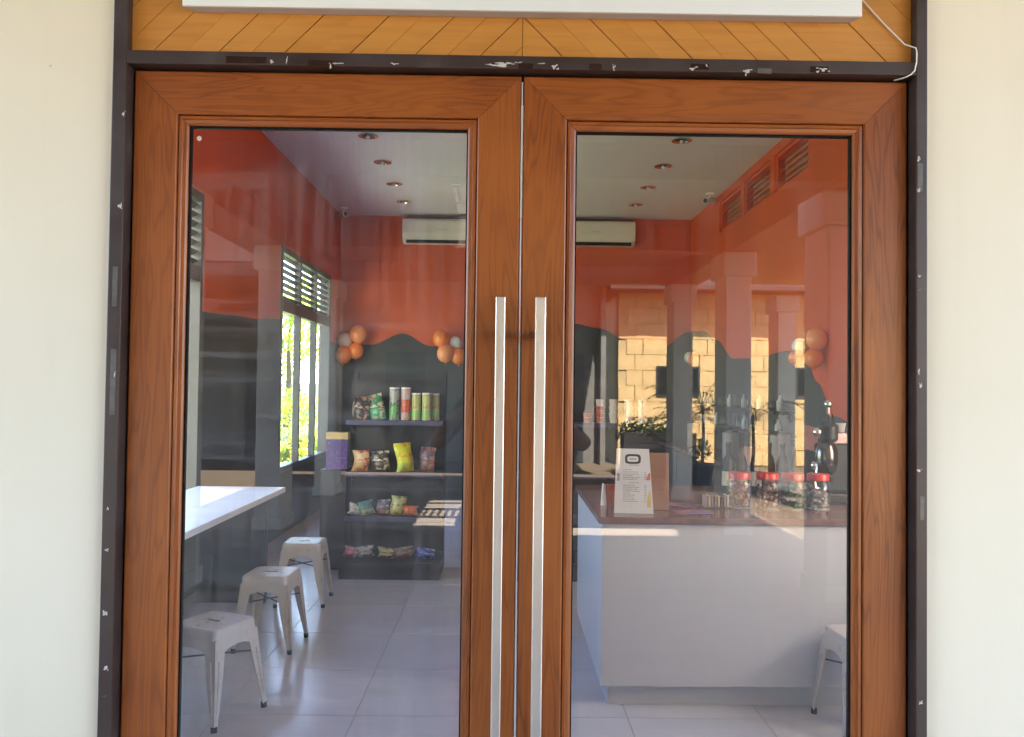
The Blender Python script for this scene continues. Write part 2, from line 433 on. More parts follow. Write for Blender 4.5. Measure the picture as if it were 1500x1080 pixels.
# wavy charcoal lower paint, a thin coat standing proud of the red
def smooth_curve(pts, n=6):
    out = []
    for i in range(len(pts) - 1):
        (x0, z0), (x1, z1) = pts[i], pts[i + 1]
        for k in range(n):
            s_ = k / n; e = s_ * s_ * (3 - 2 * s_); out.append((x0 + (x1 - x0) * s_, z0 + (z1 - z0) * e))
    out.append(pts[-1]); return out
bw = smooth_curve([(XL + .003, 1.98), (-1.72, 1.98), (-1.32, 2.13), (-0.96, 1.97), (-0.4, 1.95), (0.3, 2.05), (0.85, 2.29), (1.20, 2.23), (1.62, 2.06), (2.0, 1.98), (XR - .003, 2.20)])
b = B()
for (xa, za), (xb, zb) in zip(bw, bw[1:]): b.prism([(xa, 0.0), (xb, 0.0), (xb, zb), (xa, za)], YB - 0.003, YB + 0.001)
b.obj('charcoal_paint_band', M_char, shop)
def side_band(xw, s, curve, holes):
    b = B()
    for (ya, za), (yb, zb) in zip(curve, curve[1:]):
        cut = [h for h in holes if h[0] - 1e-4 <= ya and yb <= h[1] + 1e-4]
        z0 = 0.0
        if cut:
            b.prism_x([(ya, 0.0), (yb, 0.0), (yb, cut[0][2]), (ya, cut[0][2])], *sorted((xw - s * .001, xw + s * 0.003)))
            continue
        b.prism_x([(ya, z0), (yb, z0), (yb, zb), (ya, za)], *sorted((xw - s * .001, xw + s * 0.003)))
    b.obj('charcoal_paint_band', M_char, shop)
side_band(XL, 1, smooth_curve([(0.2, 2.0), (1.70, 2.0), (3.98, 1.96), (5.0, 2.0), (6.02, 2.07), (8.20, 1.98), (YB - .004, 1.98)]), [(a, c, WZ0) for a, c in LW])
side_band(XR, -1, smooth_curve([(0.2, 0.95), (0.60, 0.95), (1.90, 0.95), (3.80, 1.22), (4.15, 1.27), (4.5, 1.52), (4.75, 1.74), (5.2, 1.79), (6.0, 1.76), (6.8, 1.78), (7.5, 2.02), (8.15, 2.17), (YB - .004, 2.20)]), [(0.60, 1.90, 0.95)])
# left windows
def louvre_window(ya, yc):
    xo, xi = XL - 0.055, XL + 0.012
    n = 3 if yc - ya < 3 else 4; bay = (yc - ya - 0.045) / n
    win = B().box(xo, xi, ya, yc, WZ0, WZ0 + .06).box(xo, xi, ya, yc, WZ1 - .06, WZ1).box(xo, xi, ya + .06, yc - .06, WT - .055, WT + .055)
    for k in range(n + 1): win.box(xo + (.001 if 0 < k < n else 0), xi - (.001 if 0 < k < n else 0), ya + k * bay, ya + k * bay + .045, WZ0 + .06, WZ1 - .06)
    win.box(XL - .118, XL - .056, ya, ya + .004, WZ0, WZ1).box(XL - .118, XL - .056, yc - .004, yc, WZ0, WZ1).box(XL - .118, XL - .056, ya + .004, yc - .004, WZ1 - .004, WZ1)
    w_ = win.obj('window', M_dark, shop)
    for k in range(n):
        a, c = ya + k * bay + .045, ya + (k + 1) * bay
        B().add([(XL - .04, a, WZ0 + .06), (XL - .04, c, WZ0 + .06), (XL - .04, c, WT - .055), (XL - .04, a, WT - .055)], [(0, 1, 2, 3)]).obj('pane', M_glassw, w_)
        for j in range(7):
            zc = WT + .055 + .032 + j * .0655
            s_ = B().add([(XL - .050, a, zc - .016), (XL - .010, a, zc + .010), (XL - .010, a, zc + .014), (XL - .050, a, zc - .012),
                    (XL - .050, c, zc - .016), (XL - .010, c, zc + .010), (XL - .010, c, zc + .014), (XL - .050, c, zc - .012)],
                   [(0, 1, 2, 3), (7, 6, 5, 4), (0, 4, 5, 1), (1, 5, 6, 2), (2, 6, 7, 3), (3, 7, 4, 0)])
            s_.obj('louvre_slat', M_dark, w_)
for a, c in LW: louvre_window(a, c)
# right wall: unseen front window added for daylight, and vents standing in for light stripes
added_win = B().box(XR + .05, XR + .12, .60, 1.90, .95, 1.0).box(XR + .05, XR + .12, .60, 1.90, 2.45, 2.50)
for yy in (.60, 1.22, 1.84): added_win.box(XR + .051, XR + .119, yy, yy + .06, 1.0, 2.45)
added_win = added_win.obj('window', M_dark, shop)
B().add([(XR + .085, .66, 1.0), (XR + .085, 1.84, 1.0), (XR + .085, 1.84, 2.45), (XR + .085, .66, 2.45)], [(0, 1, 2, 3)]).obj('pane', M_glassw, added_win)
M_stripe = plain('light_stripe_pane', (0.62, 0.30, 0.22), 0.4, var=0.05)  # pale pane tint paints in the stripes of reflected light
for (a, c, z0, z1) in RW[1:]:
    v_ = B().box(XR + .02, XR + .10, a, c, z0, z0 + .03).box(XR + .02, XR + .10, a, c, z1 - .03, z1).box(XR + .02, XR + .10, a, a + .03, z0 + .03, z1 - .03).box(XR + .02, XR + .10, c - .03, c, z0 + .03, z1 - .03).obj('light_stripe_vent', M_red, shop)
    B().box(XR + .085, XR + .09, a + .03, c - .03, z0 + .03, z1 - .03).obj('pane', M_stripe, v_)
    for j in range(5):
        zc = z0 + .06 + j * .055
        s_ = B().add([(XR + .02, a + .03, zc - .018), (XR + .075, a + .03, zc + .018), (XR + .075, a + .03, zc + .024), (XR + .02, a + .03, zc - .012),
                      (XR + .02, c - .03, zc - .018), (XR + .075, c - .03, zc + .018), (XR + .075, c - .03, zc + .024), (XR + .02, c - .03, zc - .012)],
                     [(0, 1, 2, 3), (7, 6, 5, 4), (0, 4, 5, 1), (1, 5, 6, 2), (2, 6, 7, 3), (3, 7, 4, 0)])
        s_.obj('louvre_slat', M_red, v_)

# dark steel frame round the doors
df = bpy.data.objects.new('door_frame', None); C.objects.link(df); df.parent = shop
HF = -0.032                               # front of frame
B().box(FRX0, -0.8225, HF, 0.10, -0.012, 2.85).obj('jamb', M_frame, df, bevel=0.002)
B().box(0.8855, FRX1, HF, 0.10, -0.012, 2.85).obj('jamb', M_frame, df, bevel=0.002)
B().box(-0.8225, 0.8855, HF + .001, 0.088, 2.1385, 2.1675).obj('header', M_frame, df, bevel=0.002)
B().box(-0.8225, 0.8855, 0.05, 0.088, 2.10, 2.1385).obj('door_stop', M_gask, df)
B().box(-0.8225, 0.8855, -0.01, 0.09, -0.012, 0.004).obj('threshold', M_steel, df)
def chip(cx, cz, w_, h_, m, yy=HF - 0.0004):
    b_ = B()
    for q in range(4):
        k_ = (.8, .45, .3, .25)[q]; ox, oz = (0, 0) if q == 0 else (random.uniform(-.7, .7) * w_, random.uniform(-.7, .7) * h_)
        pts = []; n = 11; ph = random.random() * 6
        for k in range(n):
            a = 2 * math.pi * k / n; g_ = 1 + .38 * math.sin(3 * a + ph) + random.uniform(-.35, .35)
            pts.append((min(max(cx + ox + math.cos(a) * w_ * k_ * g_ / 2, cx - w_ * .8), cx + w_ * .8), cz + oz + math.sin(a) * h_ * k_ * g_ / 2))
        b_.prism(pts, yy - q * 2e-5, HF + 0.002)
    b_.obj('paint_chip', m, df)
def tape(cx, cz, w_, h_, m):
    B().prism([(cx - w_ / 2, cz - h_ / 2), (cx + w_ / 2, cz - h_ / 2 + random.uniform(-.001, .001)), (cx + w_ / 2 + .001, cz + h_ / 2), (cx - w_ / 2, cz + h_ / 2 + .001)], HF - 0.0002, HF + .002).obj('tape_mark', m, df)
def at(px, py, y):                        # where a line of sight through the photograph meets the plane y (used to read sizes)
    d = _f + _r2 * ((px - 750) / 1202.95) - _u2 * ((py - 540) / 1202.95)
    k = (y - EYE.y) / d.y; p = EYE + d * k
    return p.x, p.z
for px, py, w_, h_ in ((398, 91, .010, .007), (420, 89, .003, .010), (484, 97, .004, .012), (492, 93, .022, .0025), (578, 94, .011, .004), (733, 96, .040, .008), (745, 93, .018, .003), (760, 92, .014, .002),
                       (812, 98, .012, .009), (795, 93, .014, .0018), (899, 99, .005, .010), (1014, 101, .016, .006), (1094, 104, .016, .009), (1093, 109, .003, .010), (1206, 102, .020, .008), (1035, 96, .004, .006),
                       (181, 168, .006, .011), (176, 302, .007, .011), (168, 548, .004, .009), (158, 745, .004, .007), (156, 806, .006, .006), (153, 898, .009, .013), (152, 1020, .009, .002), (155, 978, .008, .009),
                       (1346, 232, .005, .012), (1346, 280, .006, .007), (1347, 405, .006, .004), (1347, 425, .008, .002), (1346, 545, .004, .014), (1349, 566, .006, .010), (1346, 690, .009, .006), (1349, 1030, .008, .006)):
    x, z = at(px, py, HF); chip(x, z, w_, h_, M_chip if w_ * h_ > 2e-5 else M_tape2)
for px, py, w_, h_, m in ((360, 88, .085, .014, M_tape), (470, 93, .055, .012, M_tape), (770, 97, .030, .011, M_tape), (872, 98, .026, .012, M_tape), (1025, 98, .038, .011, M_tape), (1120, 104, .030, .010, M_tape2), (1200, 102, .038, .012, M_tape),
                          (168, 420, .010, .085, M_tape2), (165, 560, .011, .140, M_tape2), (1348, 260, .010, .06, M_tape2), (1351, 745, .008, .05, M_tape2)):
    x, z = at(px, py, HF); tape(x, z, w_, h_, m)
# oak chevron cladding above the header
cl = bpy.data.objects.new('chevron_cladding', None); C.objects.link(cl); cl.parent = shop
B().box(-0.8225, 0.8855, 0.012, 0.03, 2.1675, 2.85).obj('backing', M_gask, cl)
CX, ZT = 0.030, 2.84
for side in (-1, 1):
    k = 0
    for i in range(-2, 24):
        for h in range(2):
            # boundary lines: left half x - z = c, right half -(x) - z = c, measured at z = 2.177
            base = (-0.061 - 2.177) if side < 0 else (-(0.064 + .054) - 2.177)
            c0 = base - .1425 * i + .0713 * h + (.0014 if h == 0 else .0004)
            c1 = base - .1425 * i + .0713 * (h + 1) - (.0014 if h == 1 else .0004)
            p = [(-3, -3), (3, -3), (3, 5), (-3, 5)]
            sx = 1 if side < 0 else -1
            p = clip_poly(p, sx, -1, c1); p = clip_poly(p, -sx, 1, -c0)
            p = clip_poly(p, 0, -1, -2.168); p = clip_poly(p, 0, 1, ZT)
            if side < 0: p = clip_poly(p, -1, 0, 0.822); p = clip_poly(p, 1, 0, CX - .0006)
            else: p = clip_poly(p, -1, 0, -CX - .0006); p = clip_poly(p, 1, 0, 0.885)
            if len(p) < 3: continue
            ar = abs(sum(p[q][0] * p[(q + 1) % len(p)][1] - p[(q + 1) % len(p)][0] * p[q][1] for q in range(len(p)))) / 2
            if ar < 2e-4: continue
            yo = random.uniform(-.0008, .0008)
            B().prism(p, -0.008 + yo, 0.010).obj('plank', M_ckl if side < 0 else M_ckr, cl)

# ------------------------------------------------------------------ doors
def door(x0, x1, label, mg, hx0, hx1, lap):
    d = thing('glass_door', label, 'door', loc=((x0 + x1) / 2, 0, 0))
    ox = -(x0 + x1) / 2
    x0 += ox; x1 += ox; hx0 += ox; hx1 += ox
    z0, z1 = 0.012, 2.1350
    mw = 0.0955
    prof = [(0, .042), (0, .003), (.0025, .0004), (.004, 0), (mw - .003, 0), (mw - .001, .0012), (mw, .004), (mw, .042)]
    mitred(('stile', 'rail'), (x0, x1, z0, z1), prof, (M_doorz, M_doorx), d)
    i0 = mw + .0012
    bp = [(i0, .036), (i0, .0070), (i0 + .0015, .0045), (i0 + .0075, .0040), (i0 + .0092, .0075), (i0 + .0112, .0080), (i0 + .0160, .0092), (i0 + .0198, .0120), (i0 + .0200, .036)]
    mitred(('glazing_bead', 'glazing_bead'), (x0, x1, z0, z1), bp, (M_doorz, M_doorx), d)
    gp = [(i0 + .0197, .0165), (i0 + .0228, .0165), (i0 + .0228, .030), (i0 + .0197, .030)]
    mitred(('gasket', 'gasket'), (x0, x1, z0, z1), gp, (M_gask, M_gask), d, 0)
    gi = i0 + .0215
    B().add([(x0 + gi, .021, z0 + gi), (x1 - gi, .021, z0 + gi), (x1 - gi, .021, z1 - gi), (x0 + gi, .021, z1 - gi)], [(0, 1, 2, 3)]).obj('pane', mg, d)
    # long square pull with two stand-offs
    h = B().box(hx0, hx1, -.078, -.056, 0.30, 1.640).obj('handle', M_steel, d, bevel=.0016)
    for zz in (0.42, 1.565):
        B().box((hx0 + hx1) / 2 - .008, (hx0 + hx1) / 2 + .008, -.056, -.0005, zz - .008, zz + .008).obj('stand_off', M_steel, h, bevel=.001)
    if lap: B().box(x1 + .0008, x1 + .0034, -.001, .012, z0, z1 - .014).obj('edge_trim', M_signedge, d)
    return d
door(-0.8185, 0.0290, 'teak brown framed glass door leaf in front of the snack shelves and stools', M_glassL, -.0205, -.0005, True)
door(0.0345, 0.8815, 'teak brown framed glass door leaf in front of the white counter', M_glassR, .0625, .0845, False)
st = tag(B().lathe([(.0005, 0), (.0055, 0), (.0055, .0006), (.0005, .0006)], 12).obj('round_sticker', M_chip), 'tiny pale round sticker on the upper corner of the glass', 'sticker')
sx, sz = at(292, 203, .0205); st.location = (sx, .0205, sz); st.rotation_euler = (R(90), 0, 0)

# ------------------------------------------------------------------ sign board and cable above the doors
sb = thing('sign_board', 'white box sign board fixed over the chevron oak planks', 'sign', loc=(.03, -.05, 2.24))
sg = lambda *a: B().box(a[0] - .03, a[1] - .03, a[2] + .05, a[3] + .05, a[4] - 2.24, a[5] - 2.24)
sg(-.701, .762, -.044, -.036, 2.2595, 2.80).obj('face_panel', M_sign, sb, bevel=.0015)
B().add([(x - .03, y + .05, z - 2.24) for x, y, z in ((-.699, -.036, 2.2605), (.760, -.036, 2.2605), (.750, -.009, 2.2605), (-.684, -.009, 2.2605), (-.699, -.036, 2.80), (.760, -.036, 2.80), (.750, -.009, 2.80), (-.684, -.009, 2.80))],
        [(0, 1, 2, 3), (7, 6, 5, 4), (0, 4, 5, 1), (1, 5, 6, 2), (2, 6, 7, 3), (3, 7, 4, 0)]).obj('box_body', M_signedge, sb)
cab = B().tube([(0.70, -.014, 2.40), (0.762, -.014, 2.325), (0.82, -.013, 2.262), (0.868, -.016, 2.212), (0.8825, -.036, 2.196), (0.8845, -.0355, 2.186), (0.8840, -.0355, 2.165), (0.8800, -.0355, 2.147), (0.872, -.036, 2.138), (0.862, -.030, 2.1335), (0.850, -.004, 2.1365)], .0015, 6).obj('cable', M_cable, smooth=True)
tag(cab, 'thin white cable running down from the sign board over the dark frame', 'cable')

# ------------------------------------------------------------------ porch and walkway outside (seen in the glass)
canopy = thing('canopy_roof', 'flat brown canopy over the walkway before the doors', 'roof')
def slab(x0, x1, y0, y1): B().box(x0, x1, y0, y1, 3.10, 3.18).obj('roof_slab', M_roof, canopy)
slab(-3.2, 3.4, -3.90, -.013)  # right edge widened to keep sun off the walkway floor
slab(-3.2, 0.2, -4.36, -3.90); slab(2.36, 2.46, -4.36, -3.90); slab(2.62, 3.4, -4.36, -3.90)  # openings placed so strips of sun fall on the walkway floor
slab(-3.2, -.46, -9.7, -4.36); slab(-.03, 3.4, -9.7, -4.36); slab(-.46, -.03, -9.7, -6.60)
for yy in (-4.95, -5.55, -6.05): B().box(-.46, -.03, yy - .05, yy + .05, 3.11, 3.17).obj('sun_patch_bar', M_roof, canopy)  # bars added across the opening to slat the patch of sun below
for k in range(5): B().box(-.43 + k * .08, -.40 + k * .08, -5.5, -5.0, 3.12, 3.16).obj('sun_patch_bar', M_roof, canopy)
for yy in (-3.75, -6.6, -9.2): B().box(-2.6, 2.6, yy - .11, yy + .11, 2.86, 3.098).obj('beam', M_roof, canopy)
for s in (-1, 1): B().box(*sorted((s * 2.24, s * 2.56)), -9.7, -.4, 2.84, 3.097).obj('eaves_beam', M_roof, canopy)
cols = None
for s, nm in ((1, 'right'), (-1, 'left')):
    for k, yy in enumerate((-4.02, -6.62, -9.2)):
        lab = 'square cream column carrying the canopy, ' + ['next to the doors', 'between the two others of its row', 'at the far end of the walkway'][k]
        if cols is None:
            cols = thing('column', lab, 'column', 'columns along the walkway', (s * 2.35, yy, 0))
            B().box(-.13, .13, -.22, .22, .12, 2.6).obj('shaft', M_col, cols, bevel=.01)
            B().box(-.15, .15, -.24, .24, .001, .12).obj('base', M_col, cols, bevel=.008)
            B().box(-.17, .17, -.26, .26, 2.6, 2.84).obj('capital', M_col, cols, bevel=.012)
        else: dup(cols, (s * 2.35, yy, 0), 0, lab)
# sandstone building across the yard
sbld = thing('stone_building', 'low sandstone block building in full sun across the yard', 'building', loc=(0, -14.4, -.06))
B().box(2.25, 12, -3.0, -.03, 0, 3.5).obj('wall', M_mortar, sbld)
B().prism_x([(.66, 3.42), (.66, 3.50), (-3.2, 7.2), (-7, 7.2), (-7, 3.42)], 2.0, 12.6).obj('roof', M_rooft, sbld)
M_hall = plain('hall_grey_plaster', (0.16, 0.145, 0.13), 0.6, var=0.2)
hall = thing('open_hall', 'deep shaded hall with grey back wall at the far end of the walkway', 'building', loc=(-4.0, -13.0, -.06))
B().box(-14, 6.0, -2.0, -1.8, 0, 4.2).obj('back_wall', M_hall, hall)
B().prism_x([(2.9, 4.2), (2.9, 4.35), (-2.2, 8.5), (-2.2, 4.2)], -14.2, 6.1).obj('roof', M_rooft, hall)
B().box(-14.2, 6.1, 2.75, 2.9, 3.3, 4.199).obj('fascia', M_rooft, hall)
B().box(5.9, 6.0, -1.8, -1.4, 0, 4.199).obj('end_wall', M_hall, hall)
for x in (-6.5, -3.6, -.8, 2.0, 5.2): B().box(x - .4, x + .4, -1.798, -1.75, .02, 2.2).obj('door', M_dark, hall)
blk = None
for r_ in range(11):
    for c_ in range(26):
        x = 2.41 + c_ * .32 + (.16 if r_ % 2 else 0) + random.uniform(-.01, .01)
        if x > 8.5: continue
        if blk is None: blk = B().box(-.157, .157, -.03, .0, .002, .305).obj('stone_block', M_stone, sbld, bevel=.005, seg=1); o = blk
        else: o = blk.copy(); C.objects.link(o)
        o.location = (x, random.uniform(-.008, .008), .02 + r_ * .31)
for x in (3.43, 6.2):
    w_ = B().box(x - .43, x + .43, -.02, .035, 1.38, 1.97).obj('window', M_dark, sbld)
    B().box(x - .39, x + .39, .036, .040, 1.42, 1.93).obj('pane', M_gask, w_)
slab(3.4, 4.8, -10.9, -7.4)  # extra slab added to keep the outer column in shade
for yy in (-10.35, -7.9): dup(cols, (4.12, yy, 0), 0, 'cream column of the outer row beside the walkway, %s' % ('facing the stone wall' if yy < -9 else 'nearer the shop'))
HEDGES = []
M_hall2 = plain('dark_stained_timber', (0.018, 0.014, 0.012), 0.6, var=0.3, vscale=8)
def palm(x, y, h, label, n=13):
    p = thing('potted_palm', label, 'plant', 'palms across the yard', (x, y, -.06))
    B().lathe([(.14, 0), (.20, .32), (.22, .34), (.19, .34), (.17, .28)], 14).obj('pot', M_dark, p, smooth=True)
    B().tube([(0, 0, .3), (.02, 0, h * .35), (0, .02, h * .6)], [.03, .025, .02]).obj('trunk', M_bark, p)
    f = B()
    for k in range(n):
        a = k * 2.4 + random.random(); L = h * random.uniform(.4, .6); base = Vector((0, .01, h * (.5 + .1 * random.random())))
        d = Vector((math.cos(a), math.sin(a), 0)); prev = base; el = R(random.uniform(45, 80)); el0 = el
        for s_ in range(6):
            nx_ = prev + (d * math.cos(el) + Vector((0, 0, math.sin(el)))) * L / 6
            sd = d.cross(Vector((0, 0, 1)))
            f.add([prev - sd * .008, prev + sd * .008, nx_ + sd * .006, nx_ - sd * .006], [(0, 1, 2, 3)])
            for sg_ in (-1, 1):
                for u in (.2, .7):
                    q = prev.lerp(nx_, u); tip = q + sd * sg_ * L * .28 * (1 - s_ / 8) + d * L * .12 + Vector((0, 0, -L * .06))
                    f.add([q - d * .012, q + d * .012, tip], [(0, 1, 2)])
            prev = nx_; el -= R(18)
    f.obj('fronds', M_leafd, p)
palm(3.15, -11.2, 2.1, 'tall potted palm before the stone wall, behind the row of columns')
palm(3.55, -9.9, 1.9, 'potted palm standing outside the row of columns')
palm(3.0, -11.6, 1.6, 'potted palm with dense fronds beside the tall palm', 20)
for hx, hy, hh_ in ((2.75, -13.0, 1.05), (3.25, -13.1, 0.95)): HEDGES.append((hx, hy, hh_))
pbx = thing('screen_planter', 'long dark timber planter added to hide the sunlit ground before the stone wall', 'planter', None, (2.65, -12.35, -.06))  # added to screen off the sunlit ground in the reflection
for k in range(4): B().box(-.62, .62, .22, .25, .02 + k * .19, .20 + k * .19).obj('plank', M_hall2, pbx, bevel=.004)
B().box(-.61, .61, -.22, .219, .0, .74).obj('trough', M_hall2, pbx)

# ------------------------------------------------------------------ garden left of the shop
def crown(pts_fn, n, size, m, name, parent):
    f = B()
    for _ in range(n):
        c = pts_fn(); a = Vector((random.gauss(0, 1), random.gauss(0, 1), random.gauss(0, 1))).normalized()
        b_ = a.cross(Vector((random.random(), random.random(), 1))).normalized(); s_ = size * random.uniform(.6, 1.4)
        f.add([c, c + a * s_ * .5 + b_ * s_ * .3, c + a * s_, c + a * s_ * .5 - b_ * s_ * .3], [(0, 1, 2, 3)])
    return f.obj(name, m, parent)
def blob_pts(cs):
    def fn():
        c, r = random.choice(cs)
        while True:
            v = Vector((random.uniform(-1, 1), random.uniform(-1, 1), random.uniform(-1, 1)))
            if .25 < v.length < 1: return Vector(c) + Vector((v.x * r, v.y * r, v.z * r * .8))
    return fn
def tree(x, y, h, label, m=M_leaf):
    t = thing('garden_tree', label, 'tree', 'trees in the garden', (x, y, -.06))
    B().tube([(0, 0, 0), (.05, .03, h * .3), (0, .1, h * .55), (.1, 0, h * .8)], [.13, .10, .07, .03]).obj('trunk', M_bark, t)
    cs = [((random.uniform(-1, 1) * h * .25, random.uniform(-1, 1) * h * .25, h * random.uniform(.45, .95)), h * random.uniform(.12, .22)) for _ in range(11)]
    crown(blob_pts(cs), 2600, .16, m, 'crown', t)
def bush(x, y, h, label, m=M_leaf, flowers=False):
    t = thing('garden_bush', label, 'bush', 'bushes in the garden', (x, y, -.06))
    cs = [((random.uniform(-.5, .5) * h, random.uniform(-.6, .6) * h, h * random.uniform(.3, .75)), h * random.uniform(.25, .4)) for _ in range(6)]
    crown(blob_pts(cs), 900, .09, m, 'foliage', t)
    B().tube([(0, 0, 0), (.02, 0, h * .4)], .03).obj('stem', M_bark, t)
    if flowers: crown(blob_pts([(c, r * 1.08) for c, r in cs]), 220, .06, M_flower, 'flowers', t)
for q, (hx, hy, hh_) in enumerate(HEDGES): bush(hx, hy, hh_, 'dark clipped bush before the stone wall, %s' % ('beside the hall corner', 'beneath the stone wall window')[q], M_leafd)
pw = thing('added_parapet', 'added low pale parapet wall along the open side of the walkway', 'wall', None, (-5.1, -5.0, -.06))  # added for a light grey band in the glass and some bounce
B().box(-.1, .1, -5.5, 4.9, 0, 1.15).obj('wall_body', M_col, pw); B().box(-.14, .14, -5.54, 4.94, 1.151, 1.21).obj('coping', M_col, pw, bevel=.01)
tree(-5.6, 24.0, 4.6, 'round crowned tree outside the slatted window, by the back corner')
tree(-7.6, 27.0, 5.0, 'tall tree deepest in the garden')
tree(-8.2, 21.5, 4.2, 'bright green tree behind the flower bush')
tree(-9.5, 14.5, 4.4, 'spreading tree beside the low garden wall')
bush(-3.75, 13.2, .55, 'low bush with orange flowers outside the slatted window', M_leaf, True)
bush(-4.5, 18.5, 1.3, 'rounded bright bush on the lawn', M_leaf)
bush(-5.4, 19.5, 1.5, 'tall bright bush before the trees', M_leaf)
bush(-3.7, 15.6, .5, 'small flowering bush beside the garden path', M_leaf, True)
bush(-6.4, 20.5, 1.7, 'dark bush under the round crowned tree', M_leafd)
gw = tag(B().box(-12.2, -2.6, 33, 33.2, -.06, 1.5).obj('garden_wall', M_col), 'low grey garden wall beyond the lawn', 'wall')

# ------------------------------------------------------------------ things fixed inside the room
def air_conditioner(x0, label):
    a = thing('air_conditioner', label, 'air conditioner', 'air conditioners on the back wall', (x0, YB, 3.28))
    pr = [(0, 0), (-.15, 0), (-.20, .05), (-.215, .12), (-.215, .27), (-.19, .30), (0, .30)]
    B().prism_x(pr, 0, 1.0).obj('casing', M_acw, a, bevel=.006)
    B().box(.05, .95, -.205, -.150, -.004, .030).obj('air_outlet', M_gask, a)
    B().box(.06, .94, -.2035, -.195, .010, .050).obj('flap', M_acw, a)
    B().box(.44, .56, -.217, -.214, .155, .165).obj('badge', M_signedge, a)
    B().box(-.005, 1.005, -.05, -.001, .31, .345).obj('shadow_gap_strip', M_black, a)  # black strip painted in for the shadow gap above the casing
air_conditioner(-1.32, 'white wall air conditioner above the snack shelves')
air_conditioner(0.64, 'white wall air conditioner above the stacked cups')
dl0 = None
for x, side in ((-1.225, 'window'), (1.535, 'counter')):
    for j, y in enumerate((2.9, 3.72, 4.55, 5.39, 6.23, 7.09, 7.94)):
        lab = '%s round recessed ceiling light from the back wall, in the row on the %s side' % (['seventh', 'sixth', 'fifth', 'fourth', 'third', 'second', 'first'][j], side)
        if dl0 is None:
            dl0 = thing('ceiling_light', lab, 'ceiling light', 'recessed ceiling lights', (x, y, ZC))
            B().lathe([(.055, -.002), (.085, -.002), (.088, -.010), (.060, -.014), (.050, -.002)], 24, cap=False).obj('trim_ring', M_chrome, dl0, smooth=True)
            B().lathe([(.001, -.001), (.055, -.001), (.050, -.004), (.001, -.006)], 20, cap=False).obj('lamp_face', M_gask, dl0)
            B().sphere((0.0, 0, -.014), .018, 12, 8).obj('bulb', M_acw, dl0, smooth=True)
        else: dup(dl0, (x, y, ZC), 0, lab)
def bullet_cam(x, y, z, rz, label):
    c = thing('security_camera', label, 'camera', None, (x, y, z), rz)
    B().lathe([(.001, 0), (.05, 0), (.05, -.02), (.001, -.02)], 16).obj('mount', M_acw, c)
    B().tube([(0, 0, -.015), (0, -.02, -.07)], .012).obj('arm', M_acw, c)
    B().tube([(0, .06, -.075), (0, -.09, -.095)], .035, 14).obj('body', M_acw, c, smooth=True)
    B().tube([(0, -.09, -.095), (0, -.094, -.0955)], .027, 14).obj('lens', M_gask, c)
bullet_cam(-2.02, 8.34, ZC, 0.5, 'small white security camera in the ceiling corner above the slatted window')
bullet_cam(2.28, 7.34, ZC, -0.9, 'small white security camera under the ceiling by the high light-stripe vents')

# balloons
M_bo = plain('orange_balloon', (0.88, 0.22, 0.03), 0.22, var=0.05, spec=0.6)
M_bp = plain('peach_balloon', (0.90, 0.32, 0.12), 0.22, var=0.05, spec=0.6)
M_bw = plain('white_balloon', (0.72, 0.72, 0.74), 0.22, var=0.03, spec=0.6)
def balloon(c, r, m, lab, grp):
    b = thing('balloon', lab, 'balloon', grp, c)
    B().sphere((0, 0, 0), r, 22, 14, 1.07).obj('skin', m, b, smooth=True)
    B().lathe([(.004, -r * 1.05), (.012, -r * 1.05 - .018), (.004, -r * 1.05 - .02)], 10).obj('knot', m, b)
gb = 'balloon clusters on the walls'
def bal(px, py, y, rpx, m, lab):
    x, z = at(px, py, y); balloon((x, y, z), rpx * (y - EYE.y) / 1203, m, lab, gb)
A_ = 'beside the slatted window'; B_ = 'right above the snack shelves'; C_ = 'over the coffee grinder'
bal(525, 490, 8.60, 13, M_bp, 'peach balloon in the cluster ' + A_)
bal(521, 514, 8.62, 11.5, M_bo, 'orange balloon directly under the peach one in the cluster ' + A_); bal(503, 520, 8.56, 12.5, M_bo, 'lowest orange balloon, under the white one, in the cluster ' + A_)
bal(505, 499, 8.64, 11, M_bw, 'white balloon in the cluster ' + A_)
bal(647, 496, 8.60, 13, M_bo, 'topmost orange balloon in the cluster ' + B_); bal(653, 518, 8.56, 13, M_bp, 'peach balloon in the cluster ' + B_)
bal(668, 503, 8.64, 10, M_bw, 'white balloon in the cluster ' + B_); bal(672, 522, 8.60, 12, M_bo, 'orange balloon under the white one in the cluster ' + B_)
bal(1196, 497, 4.32, 16, M_bp, 'peach balloon in the cluster ' + C_); bal(1192, 525, 4.36, 14, M_bo, 'large orange balloon in the cluster ' + C_)
bal(1166, 524, 4.62, 11, M_bo, 'small orange balloon in the cluster ' + C_); bal(1172, 508, 4.66, 12, M_bw, 'white balloon in the cluster ' + C_)
bal(1019, 527, 8.45, 11, M_bo, 'orange balloon in the far room corner'); bal(1010, 524, 8.6, 8, M_bw, 'white balloon in the far room corner')

